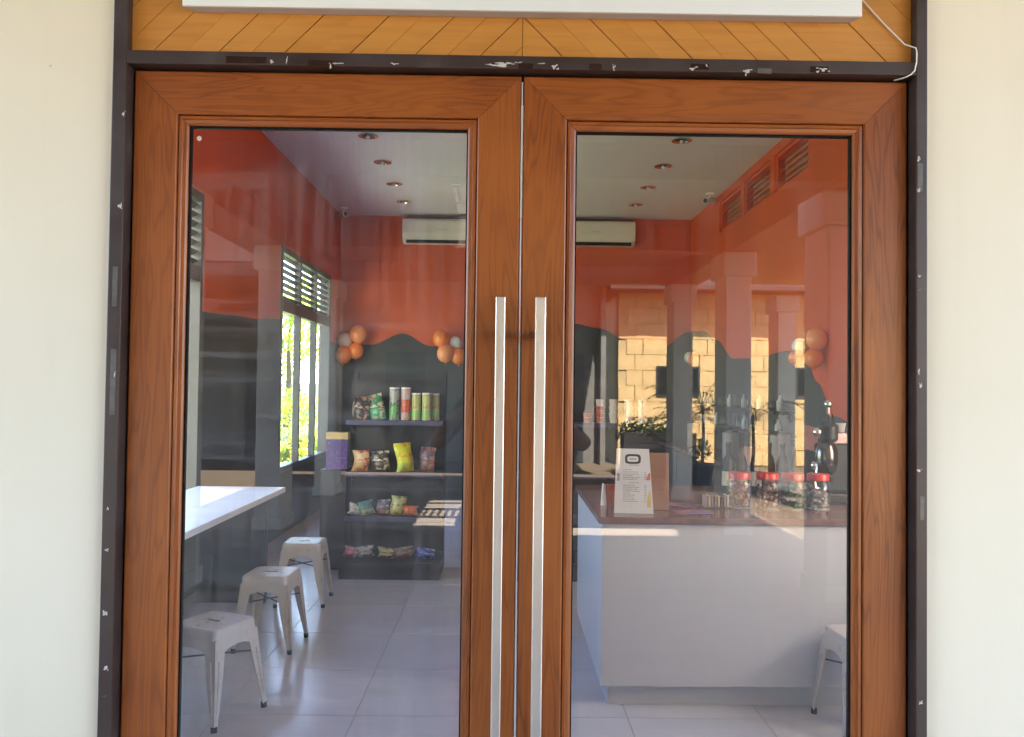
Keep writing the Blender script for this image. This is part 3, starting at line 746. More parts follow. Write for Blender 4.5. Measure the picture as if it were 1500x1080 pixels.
# bar table and stools
tb = thing('bar_table', 'long white topped table along the window wall', 'table', None, (-1.79, 2.5, 0))
B().box(-.30, .30, -1.6, 1.36, .715, .75).obj('table_top', M_white, tb, bevel=.004)
for yy in (-1.35, 1.22): B().box(-.24, .22, yy - .02, yy + .02, .001, .714).obj('leg_panel', M_dark, tb, bevel=.003)
B().box(-.04, .0, -1.33, 1.20, .60, .70).obj('cross_rail', M_dark, tb)
M_slot = plain('slot_shadow_black', (0.01, 0.01, 0.01), 0.8)
def stool_proto(label, loc, rz):
    s = thing('metal_stool', label, 'stool', 'white metal stools', loc, rz)
    H, a, f = .41, .125, .162
    # pressed seat with its slot as a dark plate
    b = B()
    def ring(r, z, n=6, cr=.030):
        pts = []
        for qx, qy, a0 in ((1, 1, 0), (-1, 1, 90), (-1, -1, 180), (1, -1, 270)):
            for k in range(n + 1):
                an = R(a0 + 90 * k / n); pts.append((qx * (r - cr) + cr * math.cos(an), qy * (r - cr) + cr * math.sin(an), z))
        return pts
    rs = [ring(a + .006, H - .045), ring(a + .004, H - .014), ring(a - .002, H - .003), ring(a - .012, H), ring(a - .03, H - .003)]
    n = len(rs[0]); vs = [p for r_ in rs for p in r_]; fs = []
    for j in range(len(rs) - 1):
        for k in range(n): fs.append((j * n + k, j * n + (k + 1) % n, (j + 1) * n + (k + 1) % n, (j + 1) * n + k))
    fs.append(tuple(range((len(rs) - 1) * n, len(rs) * n)))
    b.add(vs, fs).obj('seat', M_stool, s, smooth=True)
    B().box(-.034, .034, -.008, .008, H - .006, H - .0024).obj('slot_shade', M_slot, s)  # dark plate stands for the shaded slot, the seat is uncut
    # apron panels with an arched lower edge
    for k in range(4):
        rot = Matrix.Rotation(R(90 * k), 4, 'Z'); pan = []
        top = [(-a + .01, H - .044), (a - .01, H - .044)]
        low = [(a, H - .12), (.070, H - .098), (.040, H - .088), (0, H - .085), (-.040, H - .088), (-.070, H - .098), (-a, H - .12)]
        poly = top + low; sl_ = lambda z: a + .003 + (H - .044 - z) * .13
        vs = [rot @ Vector((x, -sl_(z), z)) for x, z in poly] + [rot @ Vector((x, -sl_(z) + .003, z)) for x, z in poly]
        m_ = len(poly)
        B().add(vs, [tuple(range(m_)), tuple(range(2 * m_ - 1, m_ - 1, -1))] + [(i, i + m_, (i + 1) % m_ + m_, (i + 1) % m_) for i in range(m_)]).obj('apron', M_stool, s)
    # folded angle legs tapering to the foot
    for sx_, sy_ in ((1, 1), (-1, 1), (-1, -1), (1, -1)):
        b = B()
        zt, zb = H - .046, .022; ct = Vector((sx_ * (a + .004), sy_ * (a + .004), zt)); cb = Vector((sx_ * f, sy_ * f, zb))
        for ax in (0, 1):
            u = Vector((-sx_, 0, 0)) if ax == 0 else Vector((0, -sy_, 0)); w2 = Vector((0, -sy_, 0)) if ax == 0 else Vector((-sx_, 0, 0))
            mid = ct.lerp(cb, .45)
            sect = [(ct, .062), (mid, .048), (cb, .021)]
            vs = []
            for c_, wd in sect: vs += [c_ + w2 * .0, c_ + u * wd, c_ + u * wd + w2 * .004, c_ + w2 * .004]
            fs = []
            for j in range(2):
                for k in range(4): fs.append((j * 4 + k, j * 4 + (k + 1) % 4, j * 4 + 4 + (k + 1) % 4, j * 4 + 4 + k))
            fs += [(0, 1, 2, 3), (11, 10, 9, 8)]
            b.add(vs, fs)
            # pressed rib down the leg
            r0, r1 = ct.lerp(cb, .25) + u * .024 - w2 * .002, ct.lerp(cb, .85) + u * .013 - w2 * .002
            b.tube([r0, r1], [.004, .003], 6)
        lg = b.obj('leg', M_stool, s)
        B().tube([(sx_ * (f - .008), sy_ * (f - .008), .001), (sx_ * (f - .009), sy_ * (f - .009), .024)], .013, 10).obj('foot', M_gask, lg)
    # cross braces under the seat
    B().tube([(-.128, -.128, H - .15), (.128, .128, H - .15)], .004, 6).tube([(-.128, .128, H - .156), (.128, -.128, H - .156)], .004, 6).obj('brace', M_dark, s)
    return s
st1 = stool_proto('white metal stool nearest the doors beside the bar table', (-1.268, 1.868, 0), R(-24))
dup(st1, (-1.285, 2.83, 0), R(-3), 'white metal stool between two others beside the bar table')
dup(st1, (-1.325, 3.75, 0), R(2), 'white metal stool at the far end of the bar table')
dup(st1, (1.572, 1.78, 0), R(3), 'white metal stool standing before the white counter')

# snack shelves
def gondola(x0, x1, label):
    g_ = thing('shelving_unit', label, 'shelves', None, (x0, 4.37, 0)); W = x1 - x0
    B().box(0, W, .50, .53, .001, 1.50).obj('back_panel', M_black, g_)
    for xx in (0, W - .03): B().box(xx, xx + .03, .531, .57, .001, 1.55).obj('upright', M_black, g_)
    B().box(0, W, .02, .499, .001, .105).obj('plinth', M_black, g_)
    B().box(-.005, W + .005, 0, .499, .106, .128).obj('base_deck', M_black, g_, bevel=.002)
    for z in (.430, .775, 1.175):
        sh = B().box(0, W, .235, .499, z - .014, z).obj('shelf', M_black, g_)
        B().box(-.002, W + .002, .222, .2345, z - .030, z + .006).obj('price_rail', M_rail, sh)
        for xx in (.01, W - .018): B().prism_x([(.25, z - .015), (.498, z - .09), (.498, z - .015)], xx, xx + .008).obj('bracket', M_black, sh)
gondola(-1.225, -.475, 'black metal shelves stocked with snack bags')
gondola(0.10, 0.86, 'black metal shelves with stacked paper cups behind the counter')
# snacks
def print_mat(name, base, band, mark, band_z=(0.0, 0.4), gloss=0.3):
    m, t, b = nodes(name)
    tc = N(t, 'ShaderNodeTexCoord'); sp = N(t, 'ShaderNodeSeparateXYZ'); t.links.new(tc.outputs['Generated'], sp.inputs[0])
    z = sp.outputs['Z']
    inb = math_n(t, 'MULTIPLY', math_n(t, 'GREATER_THAN', z, band_z[0]), math_n(t, 'LESS_THAN', z, band_z[1]))
    col = mixc(t, inb, base, band)
    mp = N(t, 'ShaderNodeMapping'); mp.inputs['Scale'].default_value = (3.2, 1, 4.2); t.links.new(tc.outputs['Generated'], mp.inputs[0])
    v = noise(t, mp.outputs[0], 1.3, 2, 0.4, 0.8)
    col = mixc(t, ramp(t, v, [(0.56, 0.0), (0.60, 1.0)]), col, mark)
    v2 = noise(t, mp.outputs[0], 3.4, 1, 0.4, 0.3)
    col = mixc(t, ramp(t, v2, [(0.66, 0.0), (0.69, 0.8)]), col, tuple(min(1, c * .4 + .25) for c in base))
    t.links.new(col, b.inputs['Base Color']); b.inputs['Roughness'].default_value = gloss
    bump(t, b, noise(t, tc.outputs['Object'], 40, 3), 0.35, 0.006)
    return m
def bag(cx, y, z, w_, h_, m, lab, tilt=0.0, grp='snack bags on the shelves', flat=False):
    seed_ = random.random() * 6; tilt += random.uniform(-.12, .12)
    nu, nv = 9, 11; dep = w_ * .26; vs = []; fs = []
    for sgn in (-1, 1):
        for j in range(nv):
            for i in range(nu):
                u, v = i / (nu - 1) * 2 - 1, j / (nv - 1) * 2 - 1
                pz = max(0.0, 1 - abs(v) ** 4); pu = max(0.0, 1 - u * u)
                wr = 1 + .05 * math.sin(7 * u + 3 * v) + .05 * math.sin(11 * v)
                d = dep * (pz ** .8) * (pu ** .6) * wr * (1.15 if v < 0 else .9)
                xx = u * w_ / 2 * (1 - .09 * pz * (1 - .3 * v)) + .007 * math.sin(3 * v + seed_); zz = (v + 1) / 2 * h_
                vs.append((xx, sgn * max(d, .0008), zz))
    n = nu * nv
    for s_ in range(2):
        for j in range(nv - 1):
            for i in range(nu - 1):
                a = s_ * n + j * nu + i; fs.append((a, a + 1, a + nu + 1, a + nu))
    per = [i for i in range(nu)] + [j * nu + nu - 1 for j in range(1, nv)] + [(nv - 1) * nu + i for i in range(nu - 2, -1, -1)] + [j * nu for j in range(nv - 2, 0, -1)]
    for k in range(len(per)): a, b_ = per[k], per[(k + 1) % len(per)]; fs.append((a, b_, b_ + n, a + n))
    o = B().add(vs, fs).obj('snack_bag', m, smooth=True)
    o.location = (cx, y, z + (.001 if not flat else dep + .001)); o.rotation_euler = (R(-8) if not flat else R(-84), tilt, random.uniform(-.4, .4))
    return tag(o, lab, 'snack bag', grp)
def bag_px(x0, x1, ytop, zs, y, m, lab, tilt=0.0, flat=False):
    xa, _ = at(x0, ytop, y); xb, zt = at(x1, ytop, y)
    bag((xa + xb) / 2, y, zs, xb - xa, max(.08, zt - zs), m, lab, tilt, flat=flat)
P = print_mat
zt = 1.176
bag_px(513, 541, 581, zt, 4.72, P('bag_black', (.015, .012, .012), (.03, .02, .02), (.45, .24, .16)), 'black snack bag with a pale round print on the top shelf', .1)
bag_px(541, 568, 577, zt, 4.73, P('bag_green', (.02, .18, .07), (.01, .28, .12), (.5, .42, .3)), 'green snack bag on the top shelf', -.15)
def can(px, ytop, y, zs, rpx, m, lab):
    x, z = at(px, ytop, y); r = rpx * (y - EYE.y) / 1203
    c = thing('snack_can', lab, 'can', 'snack cans on the top shelf', (x, y, zs + .001)); h = z - zs
    B().lathe([(r, .004), (r, h - .010)], 22).obj('tube', m, c, smooth=True)
    B().lathe([(r * .97, .0), (r * 1.01, .001), (r * 1.01, .006), (r * .97, .006)], 22).obj('base_rim', M_chrome, c)
    B().lathe([(r * 1.02, h - .012), (r * 1.03, h - .002), (r * .98, h), (r * .001, h - .001)], 22).obj('lid', M_acw, c, smooth=True)
can(578, 568, 4.70, zt, 7, P('can_silver', (.33, .36, .34), (.12, .40, .10), (.10, .10, .10), (0, .5)), 'tall silver and green snack can on the top shelf')
can(595, 568, 4.70, zt, 7, P('can_red', (.42, .33, .33), (.55, .06, .04), (.50, .20, .06), (.25, .66)), 'tall red and silver snack can on the top shelf')
Mcy = P('can_lime', (.42, .45, .16), (.22, .50, .12), (.30, .30, .10), (.08, .38))
can(610, 576, 4.70, zt, 6.6, Mcy, 'short lime green snack can next to the red can')
can(625, 576, 4.70, zt, 6.6, Mcy, 'short lime green snack can in the middle of three')
can(638, 577, 4.78, zt, 6.0, Mcy, 'short lime green snack can at the shelf end')
zm = .776
bag_px(516, 541, 660, zm, 4.71, P('bag_redyellow', (.55, .42, .22), (.45, .30, .12), (.50, .05, .03)), 'red and yellow snack bag on the middle shelf')
bag_px(543, 572, 661, zm, 4.73, P('bag_darkcream', (.05, .04, .035), (.08, .07, .05), (.60, .55, .42)), 'dark snack bag with cream print on the middle shelf')
bag_px(581, 608, 649, zm, 4.70, P('bag_lime', (.62, .66, .03), (.45, .60, .10), (.62, .32, .05), (0, .3)), 'bright lime yellow snack bag on the middle shelf', .05)
bag_px(610, 637, 655, zm, 4.74, P('bag_plum', (.10, .06, .09), (.16, .06, .04), (.35, .16, .10)), 'plum brown snack bag on the middle shelf')
zl = .431
bag_px(507, 528, 738, zl, 4.69, P('bag_white', (.45, .45, .43), (.3, .3, .3), (.08, .08, .09)), 'white snack bag slumped on the lower shelf', .3)
bag_px(527, 550, 734, zl, 4.72, P('bag_teal', (.05, .20, .20), (.45, .42, .30), (.08, .30, .28), (0, .4)), 'teal and cream snack bag on the lower shelf', -.1)
bag_px(551, 573, 732, zl, 4.73, P('bag_violet', (.12, .10, .17), (.35, .12, .10), (.40, .38, .30), (0, .3)), 'violet snack bag on the lower shelf')
bag_px(571, 594, 727, zl, 4.70, P('bag_olive', (.38, .40, .14), (.45, .40, .12), (.12, .14, .05)), 'olive yellow snack bag standing on the lower shelf', .12)
bag_px(590, 612, 745, zl, 4.69, P('bag_orange', (.50, .09, .03), (.50, .12, .04), (.60, .25, .10)), 'orange red packet on the lower shelf')
zb = .129
bag_px(502, 524, 806, zb, 4.56, P('bag_redwhite', (.35, .05, .06), (.5, .08, .08), (.55, .50, .50)), 'red and white snack bag on the bottom deck', .1)
bag_px(525, 549, 800, zb, 4.58, P('bag_cream', (.35, .33, .28), (.45, .42, .36), (.10, .06, .07)), 'cream snack bag on the bottom deck', -.12)
bag_px(552, 578, 803, zb, 4.55, P('bag_mustard', (.40, .38, .14), (.5, .45, .2), (.10, .10, .07)), 'mustard yellow snack bag on the bottom deck')
bag_px(577, 608, 804, zb, 4.57, P('bag_brown', (.18, .13, .10), (.30, .10, .08), (.38, .30, .22)), 'brown snack packet on the bottom deck')
bag_px(608, 636, 812, zb, 4.54, P('bag_blue', (.03, .07, .40), (.05, .10, .5), (.50, .52, .60)), 'blue snack packet on the bottom deck', .2)
# pedestal and purple box beside the shelves
tag(B().box(-1.44, -1.235, 4.70, 4.98, .001, .785).obj('pedestal', M_black, bevel=.004), 'narrow black pedestal beside the snack shelves', 'pedestal')
pb = thing('snack_box', 'purple carton with a cream lid on the black pedestal', 'box', None, (-1.325, 4.80, .786))
B().box(-.085, .085, -.05, .05, 0, .235).obj('carton', P('carton_purple', (.06, .03, .20), (.08, .04, .25), (.12, .06, .28)), pb, bevel=.002)
B().box(-.087, .087, -.052, .052, .2355, .29).obj('lid', P('carton_cream', (.55, .42, .17), (.6, .48, .22), (.5, .36, .14)), pb, bevel=.002)
# cups on the second unit
def cup_stack(px, ytop, n, mats, lab, y=4.72):
    x, _ = at(px, ytop, y)
    for k in range(n):
        c = B().lathe([(.026, 0), (.036, .078), (.038, .080), (.034, .078), (.025, .003)], 18).obj('paper_cup', mats[k % len(mats)], smooth=True)
        c.location = (x, y, zt + .001 + k * .054)
        tag(c, lab + (', standing alone' if n == 1 else [', lowest of its stack', ', second of its stack', ', topmost of its stack'][min(k, 2)]), 'cup', 'paper cups on the shelf')
Mrc = P('cup_red', (.45, .10, .07), (.5, .12, .08), (.55, .42, .40)); Mwc = plain('cup_white', (.70, .66, .64), .5)
cup_stack(861, 592, 1, [Mrc], 'pink red paper cup'); cup_stack(879, 576, 3, [Mrc, Mrc, Mwc], 'red paper cup near the door stile')
cup_stack(899, 572, 3, [Mwc], 'white paper cup beside the red cups'); cup_stack(921, 572, 3, [Mwc], 'white paper cup between two white stacks'); cup_stack(941, 572, 3, [Mwc], 'white paper cup at the shelf end')

# white counter
ct = thing('service_counter', 'white panelled service counter with polished mauve brown top', 'counter', None, (1.4, 2.5, 0))
cx_ = lambda *a: B().box(a[0] - 1.4, a[1] - 1.4, a[2] - 2.5, a[3] - 2.5, a[4], a[5])
cx_(.452, 2.38, 1.965, 3.18, .10, .834).obj('body', M_lam, ct, bevel=.003)
cx_(.490, 2.38, 2.015, 3.12, .001, .099).obj('toe_kick', M_lam, ct)
cx_(.436, 2.385, 1.95, 3.20, .835, .866).obj('worktop', M_top, ct, bevel=.004)
ZK = .867
# menu stand
ms = thing('menu_stand', 'tall white menu card with dark oval emblem standing on the counter', 'menu', None, (.612, 2.06, ZK), R(-6))
M_paper = plain('menu_paper', (.78, .80, .84), .4, var=.03); M_ink = plain('menu_ink', (.05, .05, .055), .6); M_inkl = plain('menu_grey_ink', (.34, .35, .38), .6); M_kraft = plain('kraft_board', (.30, .16, .11), .7, var=.1, vscale=20)
hw0, hw1, hh = .092, .070, .300
B().add([(-hw0, 0, 0), (hw0, 0, 0), (hw1, .035, hh), (-hw1 - .012, .035, hh), (-hw0, .003, 0), (hw0, .003, 0), (hw1, .038, hh), (-hw1 - .012, .038, hh)],
        [(0, 1, 2, 3), (7, 6, 5, 4), (0, 4, 5, 1), (1, 5, 6, 2), (2, 6, 7, 3), (3, 7, 4, 0)]).obj('card', M_paper, ms)
pr = lambda x, z: (x, z * .035 / hh - .0006, z)
def flat(pts, m, name, p=ms): B().add([pr(x, z) for x, z in pts], [tuple(range(len(pts)))]).obj(name, m, p)
def oval(cx, cz, rx, rz, e=.5, n=28): return [(cx + rx * math.copysign(abs(math.cos(2 * math.pi * k / n)) ** e, math.cos(2 * math.pi * k / n)), cz + rz * math.copysign(abs(math.sin(2 * math.pi * k / n)) ** e, math.sin(2 * math.pi * k / n))) for k in range(n)]
oo, oi = oval(-.005, .252, .037, .023), oval(-.005, .252, .026, .013)
nn = len(oo)
B().add([pr(*q) for q in oo] + [pr(*q) for q in oi], [(k, (k + 1) % nn, nn + (k + 1) % nn, nn + k) for k in range(nn)]).obj('emblem', M_ink, ms)
flat([(-.022, .249), (.012, .249), (.012, .255), (-.022, .255)], M_inkl, 'emblem_bar')
tx = B()
random.seed(3)
for k, z in enumerate([.222, .200, .190, .180, .172, .164, .156, .140, .128, .119, .110, .101, .092, .083, .074, .064, .054]):
    L = random.uniform(.03, .07); x0 = -.05
    if k in (0, 7): x0 = -.02; L = .035
    x = x0
    while x < x0 + L:
        wl = random.uniform(.005, .012); tx.add([pr(x, z), pr(x + wl, z), pr(x + wl, z + .0034), pr(x, z + .0034)], [(0, 1, 2, 3)]); x += wl + .003
    if k > 1 and k != 7: tx.add([pr(.048, z), pr(.058, z), pr(.058, z + .003), pr(.048, z + .003)], [(0, 1, 2, 3)])
tx.obj('printed_lines', M_inkl, ms)
flat([(.060, .03), (.080, .03), (.078, .10), (.072, .11), (.064, .08)], plain('menu_yellow', (.75, .62, .22), .5), 'yellow_print')
flat([(.055, .155), (.077, .155), (.075, .19), (.066, .185)], plain('menu_pink', (.72, .25, .20), .5), 'pink_print')
flat([(-.080, .15), (-.066, .15), (-.066, .185), (-.078, .185)], M_inkl, 'grey_print')
kb = tag(B().box(-.055, .055, -.004, .004, 0, .275).obj('kraft_board', M_kraft, bevel=.002), 'upright brown board standing behind the menu card', 'board'); kb.location = (.745, 2.18, ZK); kb.rotation_euler = (R(-6), 0, R(-4))
rc = B().lathe([(.026, 0), (.033, .10), (.035, .102), (.031, .10), (.024, .004)], 18).obj('red_pot', plain('terracotta_red', (.40, .07, .03), .4), smooth=True); rc.location = (.545, 2.33, ZK); tag(rc, 'small red pot behind the menu card', 'pot')
nk = B().prism([(-.018, 0), (.018, 0), (.010, .10), (-.006, .11)], -.006, .006).obj('napkin', M_paper); nk.location = (.505, 2.32, ZK); nk.rotation_euler = (R(-4), 0, .3); tag(nk, 'folded white napkin next to the red pot', 'napkin')
M_fly = P('flyer_pink', (.45, .24, .25), (.5, .3, .32), (.25, .2, .42), gloss=.25)
for i, (px, py, r_, l_) in enumerate(((1012, 751, .1, 'pink printed flyer lying at the counter edge'), (1000, 737, -.5, 'folded pink flyer lying behind another flyer'))):
    x, y = (.90, 2.12) if i == 0 else (.90, 2.36)
    f_ = B().box(-.085, .085, -.055, .055, 0, .002).obj('flyer', M_fly); f_.location = (x, y, ZK + .0005); f_.rotation_euler = (0, 0, r_); tag(f_, l_, 'flyer')
# small rack of sachets
rk = thing('sachet_rack', 'low rack of sachets standing next to the jars', 'rack', None, (1.055, 2.29, ZK))
B().box(-.062, .062, -.045, .045, 0, .006).obj('tray', M_dark, rk)
for k in range(8): B().box(-.058 + k * .015, -.049 + k * .015, -.035, .035, .0065, .058 + random.uniform(-.006, .006)).obj('sachet', plain('sachet_%d' % (k % 3), [(.30, .22, .20), (.45, .38, .30), (.22, .16, .17)][k % 3], .5), rk)
# jars with red lids
M_lid = plain('red_lid_plastic', (.55, .035, .025), .3, var=.06)
fills = [((.45, .24, .06), (.40, .08, .04), 'yellow and red candies'), ((.16, .06, .05), (.40, .30, .26), 'brown sweets'), ((.03, .13, .04), (.10, .14, .22), 'green and blue sweets'), ((.42, .40, .40), (.30, .27, .28), 'pale wrapped sweets')]
for k, (ca, cb, what) in enumerate(fills):
    x = [1.172, 1.306, 1.428, 1.552][k]; y = [2.29, 2.27, 2.26, 2.26][k]
    j = thing('candy_jar', 'clear jar with red screw lid holding ' + what, 'jar', 'candy jars on the counter', (x, y, ZK))
    B().lathe([(.055, 0), (.060, .004), (.061, .015), (.061, .120), (.058, .135), (.048, .145), (.048, .150)], 24, cap=False).obj('jar_wall', M_jar, j, smooth=True)
    B().lathe([(.001, .002), (.054, .002), (.054, .004), (.001, .004)], 20).obj('jar_base', M_acw, j)
    B().lathe([(.051, .143), (.053, .145), (.053, .172), (.050, .176), (.001, .176)], 28).obj('lid', M_lid, j, smooth=True)
    ma = plain('candy_a%d' % k, ca, .35, var=.3, vscale=60); mb = plain('candy_b%d' % k, cb, .35, var=.3, vscale=60)
    top = [.128, .118, .110, .085][k]
    for m_, cnt in ((ma, 60), (mb, 46)):
        b = B()
        for _ in range(cnt):
            a = random.random() * 6.28; r_ = .045 * math.sqrt(random.random()); b.sphere((r_ * math.cos(a), r_ * math.sin(a), random.uniform(.014, top)), random.uniform(.008, .012), 7, 5, random.uniform(.6, 1.1))
        o = b.obj('sweets', m_, j); o['kind'] = 'stuff'
# coffee grinder / lever machine at the end of the counter
M_gun = plain('dark_polished_steel', (.16, .15, .15), .2, 1.0, .1)
cg = thing('coffee_machine', 'chrome and black lever coffee machine on the counter behind the pale candy jar', 'coffee machine', None, (1.735, 2.62, ZK))
B().box(-.10, .12, -.14, .14, .001, .035).obj('drip_base', M_black, cg, bevel=.006)
B().box(-.085, .11, -.12, .12, .0355, .045).obj('drip_grille', M_gun, cg)
B().box(-.02, .12, -.02, .13, .046, .30).obj('rear_body', M_dark, cg, bevel=.012)
B().lathe([(.030, .14), (.052, .16), (.060, .21), (.060, .26), (.050, .30), (.035, .315)], 22, -.02, -.05).obj('group_head', M_gun, cg, smooth=True)
B().tube([(-.02, -.05, .145), (-.03, -.12, .135), (-.06, -.20, .13)], [.012, .011, .015], 10).obj('portafilter', M_black, cg, smooth=True)
B().sphere((-.085, -.06, .19), .022, 12, 8).obj('pressure_gauge', M_chrome, cg, smooth=True)
B().sphere((-.07, -.06, .365), .026, 12, 8).obj('steam_knob', M_chrome, cg, smooth=True)
B().tube([(-.08, -.08, .20), (-.10, -.10, .12), (-.095, -.11, .06)], .005, 8).obj('steam_wand', M_chrome, cg)
B().lathe([(.036, .315), (.050, .33), (.052, .40), (.030, .42), (.022, .46)], 20, -.01, -.05).obj('lever_housing', M_black, cg, smooth=True)
B().tube([(-.01, -.05, .44), (-.012, -.055, .50)], .012, 8).sphere((-.012, -.055, .515), .022, 12, 8).obj('lever_knob', M_chrome, cg, smooth=True)
B().box(.0, .12, -.03, .12, .301, .36).obj('cup_tray', M_gun, cg, bevel=.004)
for k in range(2): B().lathe([(.022, .361), (.030, .41), (.028, .41), (.020, .364)], 14, .04 + .05 * k, .04, cap=False).obj('warming_cup', M_acw, cg, smooth=True)
jg = B().lathe([(.030, 0), (.036, .01), (.034, .07), (.038, .085), (.035, .085), (.031, .07), (.032, .012)], 18, cap=False).obj('milk_jug', M_chrome, smooth=True); jg.location = (1.63, 2.42, ZK); tag(jg, 'small steel milk jug before the coffee machine', 'jug')
nt_ = thing('note_holder', 'tilted pink paper note on a thin wire stand near the coffee machine', 'note', None, (1.83, 3.08, ZK))
o = B().box(-.055, .055, -.001, .001, -.07, .07).obj('pink_note', plain('pink_paper', (.42, .24, .25), .6), nt_); o.location = (0, -.003, .30); o.rotation_euler = (R(-6), R(14), R(10))
B().lathe([(.03, 0), (.03, .006), (.004, .010)], 14).tube([(0, 0, .008), (.004, .002, .15), (0, 0, .30)], .002, 6).obj('wire_stand', M_dark, nt_)
# syrup bottles behind the jars
M_bot = [plain('syrup_%d' % i, c, .4, var=.1, spec=.25) for i, c in enumerate([(.02, .03, .02), (.05, .02, .015), (.03, .035, .06), (.10, .06, .02)])]
M_lab = [plain('bottle_label_%d' % i, c, .5) for i, c in enumerate([(.55, .55, .40), (.40, .38, .55), (.62, .60, .58), (.50, .55, .25)])]
sy = 0
for r_ in range(2):
    for k in range(6):
        b = thing('syrup_bottle', '%s syrup bottle in the row %s, counted from the menu card' % (['first', 'second', 'third', 'fourth', 'fifth', 'last'][k], ('just behind the candy jars', 'deeper on the counter')[r_]), 'bottle', 'syrup bottles behind the jars', (1.27 + k * .078 + r_ * .03, 2.86 + r_ * .10 + random.uniform(-.01, .01), ZK))
        B().lathe([(.030, 0), (.033, .006), (.033, .16), (.026, .19), (.012, .22), (.012, .262), (.015, .265), (.015, .28)], 16).obj('bottle_glass', M_bot[sy % 4], b, smooth=True)
        B().lathe([(.0335, .045), (.0335, .125)], 16, cap=False).obj('label', M_lab[(sy * 3 + r_) % 4], b, smooth=True); sy += 1
# back counter and wall shelves with glass bottles along the counter wall
bc = thing('back_counter', 'low dark cabinet along the wall behind the service counter', 'cabinet', None, (2.17, 6.0, 0))
B().box(-.20, .22, -2.3, 2.5, .001, .765).obj('body', M_dark, bc); B().box(-.225, .224, -2.31, 2.51, .766, .80).obj('worktop', M_top, bc, bevel=.003)
for k in range(5): B().box(-.206, -.2005, -2.25 + k * .95, -1.36 + k * .95, .06, .72).obj('cabinet_door', M_dark, bc, bevel=.002)
M_bg = glass('bottle_clear', (.80, .86, .84), 1.6, 0.05)
for si, z in enumerate((1.08, 1.28)):
    sf = thing('wall_shelf', 'thin wall shelf of clear bottles, the %s of two' % ('lower', 'upper')[si], 'shelf', 'wall shelves', (XR - .004, 6.4, z))
    B().box(-.20, 0, -1.5, 1.5, -.025, 0).obj('board', M_dark, sf, bevel=.002)
    for yy in (-1.3, 0, 1.3): B().prism_x([(yy - .01, -.026), (yy + .01, -.026), (yy + .01, -.10), (yy - .01, -.10)], -.015, 0).obj('bracket', M_dark, sf)
    k_n = 0
    for k in range(17):
        y = 5.05 + k * .165
        if random.random() < .12: continue
        cnt_ = (k_n := k_n + 1)
        b = B().lathe([(.025, 0), (.028, .004), (.028, .08), (.013, .10), (.012, .125), (.015, .13)], 12).obj('clear_bottle', M_bg if k % 3 else plain('frosted_bottle', (.55, .60, .58), .25), smooth=True)
        b.location = (XR - .11 + random.uniform(-.01, .01), y, z + .001)
        tag(b, '%s glass bottle from the coffee machine end of the %s wall shelf' % ('first second third fourth fifth sixth seventh eighth ninth tenth eleventh twelfth thirteenth fourteenth fifteenth sixteenth seventeenth'.split()[cnt_ - 1], ('lower', 'upper')[si]), 'bottle', 'clear bottles on the wall shelves')
# clutter on the back counter
for k, (y, h, c) in enumerate(((4.1, .22, (.05, .05, .05)), (4.6, .30, (.35, .33, .30)), (5.3, .16, (.45, .20, .16)), (6.0, .24, (.40, .40, .42)), (6.8, .2, (.06, .07, .08)), (7.5, .26, (.30, .26, .2)))):
    cn = thing('storage_canister', ['squat black', 'tall beige', 'short red', 'grey', 'dark', 'tan'][k] + ' storage canister on the low dark cabinet', 'canister', None, (2.15, y, .801))
    B().lathe([(.07, 0), (.075, .005), (.075, h), (.068, h + .008)], 20).obj('body', plain('canister_%d' % k, c, .35), cn, smooth=True)
    B().lathe([(.076, h + .009), (.078, h + .012), (.078, h + .03), (.02, h + .035), (.015, h + .05)], 20).obj('lid', M_dark, cn, smooth=True)

# ------------------------------------------------------------------ the person taking the picture (seen only as a reflection)
def skin_mat():
    m, t, b = nodes('clothes_and_skin')
    tc = N(t, 'ShaderNodeTexCoord'); sp = N(t, 'ShaderNodeSeparateXYZ'); t.links.new(tc.outputs['Object'], sp.inputs[0])
    bare = math_n(t, 'MAXIMUM', math_n(t, 'GREATER_THAN', sp.outputs['Z'], 1.455), math_n(t, 'GREATER_THAN', sp.outputs['Y'], 0.20))
    trouser = math_n(t, 'LESS_THAN', sp.outputs['Z'], 0.97)
    n = noise(t, tc.outputs['Object'], 30, 4)
    cloth = mixc(t, trouser, ramp(t, n, [(0.3, (0.022, 0.020, 0.022)), (0.7, (0.035, 0.032, 0.034))]), (0.03, 0.035, 0.05))
    t.links.new(mixc(t, bare, cloth, (0.30, 0.155, 0.095)), b.inputs['Base Color']); b.inputs['Roughness'].default_value = 0.6
    return m
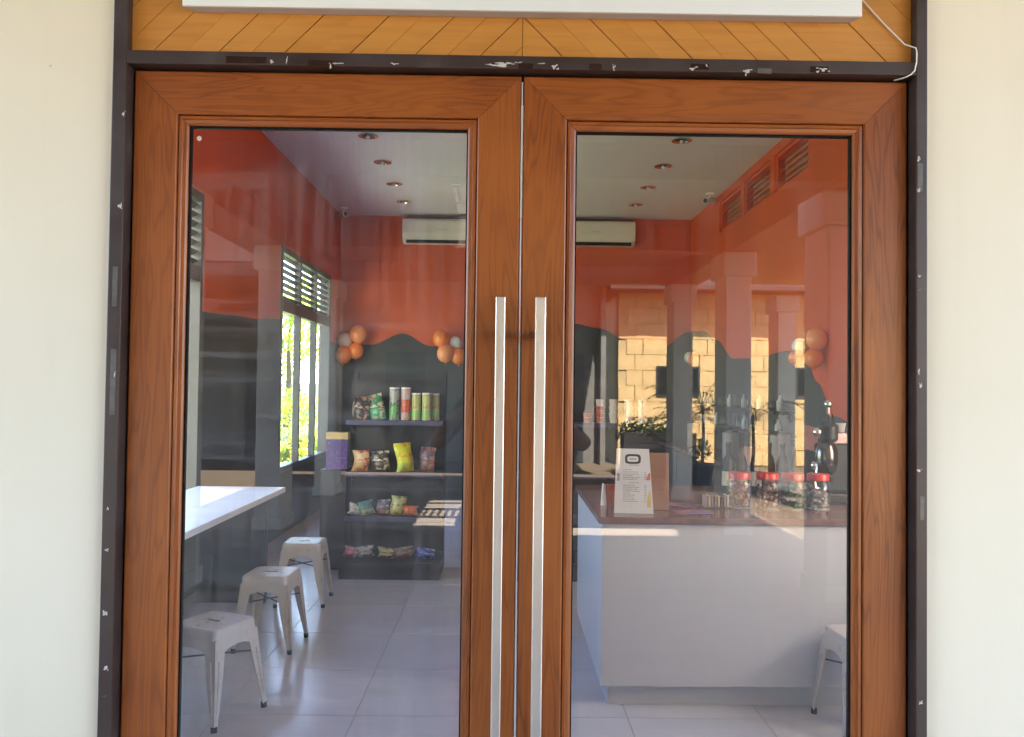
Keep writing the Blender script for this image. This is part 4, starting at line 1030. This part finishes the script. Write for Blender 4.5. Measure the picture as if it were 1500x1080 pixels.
def person(loc):
    p = thing('person', 'person in dark clothes holding a phone up before the doors', 'person', None, loc)
    V_, E_, r_ = [], [], []
    def v(x, y, z, r, parent=None):
        V_.append((x, y, z)); r_.append(r)
        if parent is not None: E_.append((parent, len(V_) - 1))
        return len(V_) - 1
    pel = v(0, 0, .95, .135); wa = v(0, .01, 1.08, .125, pel); ch = v(0, .0, 1.27, .15, wa); nb = v(0, -.01, 1.40, .085, ch)
    nk_ = v(0, .01, 1.475, .055, nb); jaw = v(0, .05, 1.555, .072, nk_); hd = v(0, .035, 1.64, .092, jaw); v(0, .03, 1.70, .06, hd)
    v(0, .135, 1.585, .014, jaw)                                    # nose and chin shaping
    for s_ in (-1, 1):
        sh = v(s_ * .17, -.01, 1.375, .062, nb); el = v(s_ * (.40 if s_ > 0 else .33), .17, 1.17, .044, sh); md = v(s_ * .26, .29, 1.28, .040, el)
        wr = v(s_ * .135, .385, 1.37, .026, md); pm = v(s_ * .098, .425, 1.415, .028, wr)
        for k in range(4):
            a = v(s_ * .088, .452, 1.47 - k * .019, .0085, pm); b_ = v(s_ * .066, .458, 1.476 - k * .019, .008, a); v(s_ * .045, .447, 1.478 - k * .019, .0072, b_)
        th = v(s_ * .090, .410, 1.45, .0105, pm); v(s_ * .062, .420, 1.462, .009, th)
        hp = v(s_ * .09, 0, .87, .095, pel); kn = v(s_ * .105, .03, .50, .066, hp); cf = v(s_ * .108, .0, .33, .062, kn); an = v(s_ * .11, -.01, .09, .042, cf); v(s_ * .12, .13, .045, .038, an)
    me = bpy.data.meshes.new('body'); me.from_pydata(V_, E_, []); me.update()
    o = bpy.data.objects.new('body', me); C.objects.link(o); o.parent = p
    sk = o.modifiers.new('skin', 'SKIN'); sk.use_smooth_shade = True
    for i, q in enumerate(me.skin_vertices[0].data): q.radius = (r_[i], r_[i] * (.72 if i in (pel, wa, ch) else 1)); q.use_root = (i == 0)
    sd = o.modifiers.new('smooth', 'SUBSURF'); sd.levels = 2; sd.render_levels = 2
    me.materials.append(skin_mat())
    hb = B().sphere((0, .005, 1.665), .108, 20, 14, 1.0)
    hb.v = [(x, min(y, .085 if z > 1.68 else .03), max(z, 1.60)) for x, y, z in hb.v]
    hb.obj('hair', plain('black_hair', (.012, .010, .009), .5), p, smooth=True)
    return p
pp = person((0, -2.315, 0))
ph = thing('phone', 'black phone held level in both hands', 'phone', None, (0, -1.880, 1.412))
B().box(-.076, .076, -.004, .004, 0, .074).obj('case', M_black, ph, bevel=.003)
B().lathe([(.001, 0), (.006, 0), (.006, .001), (.001, .001)], 12).obj('lens', M_gask, ph).matrix_local = Matrix.Translation((0, .0045, .040)) @ Matrix.Rotation(R(-90), 4, 'X')
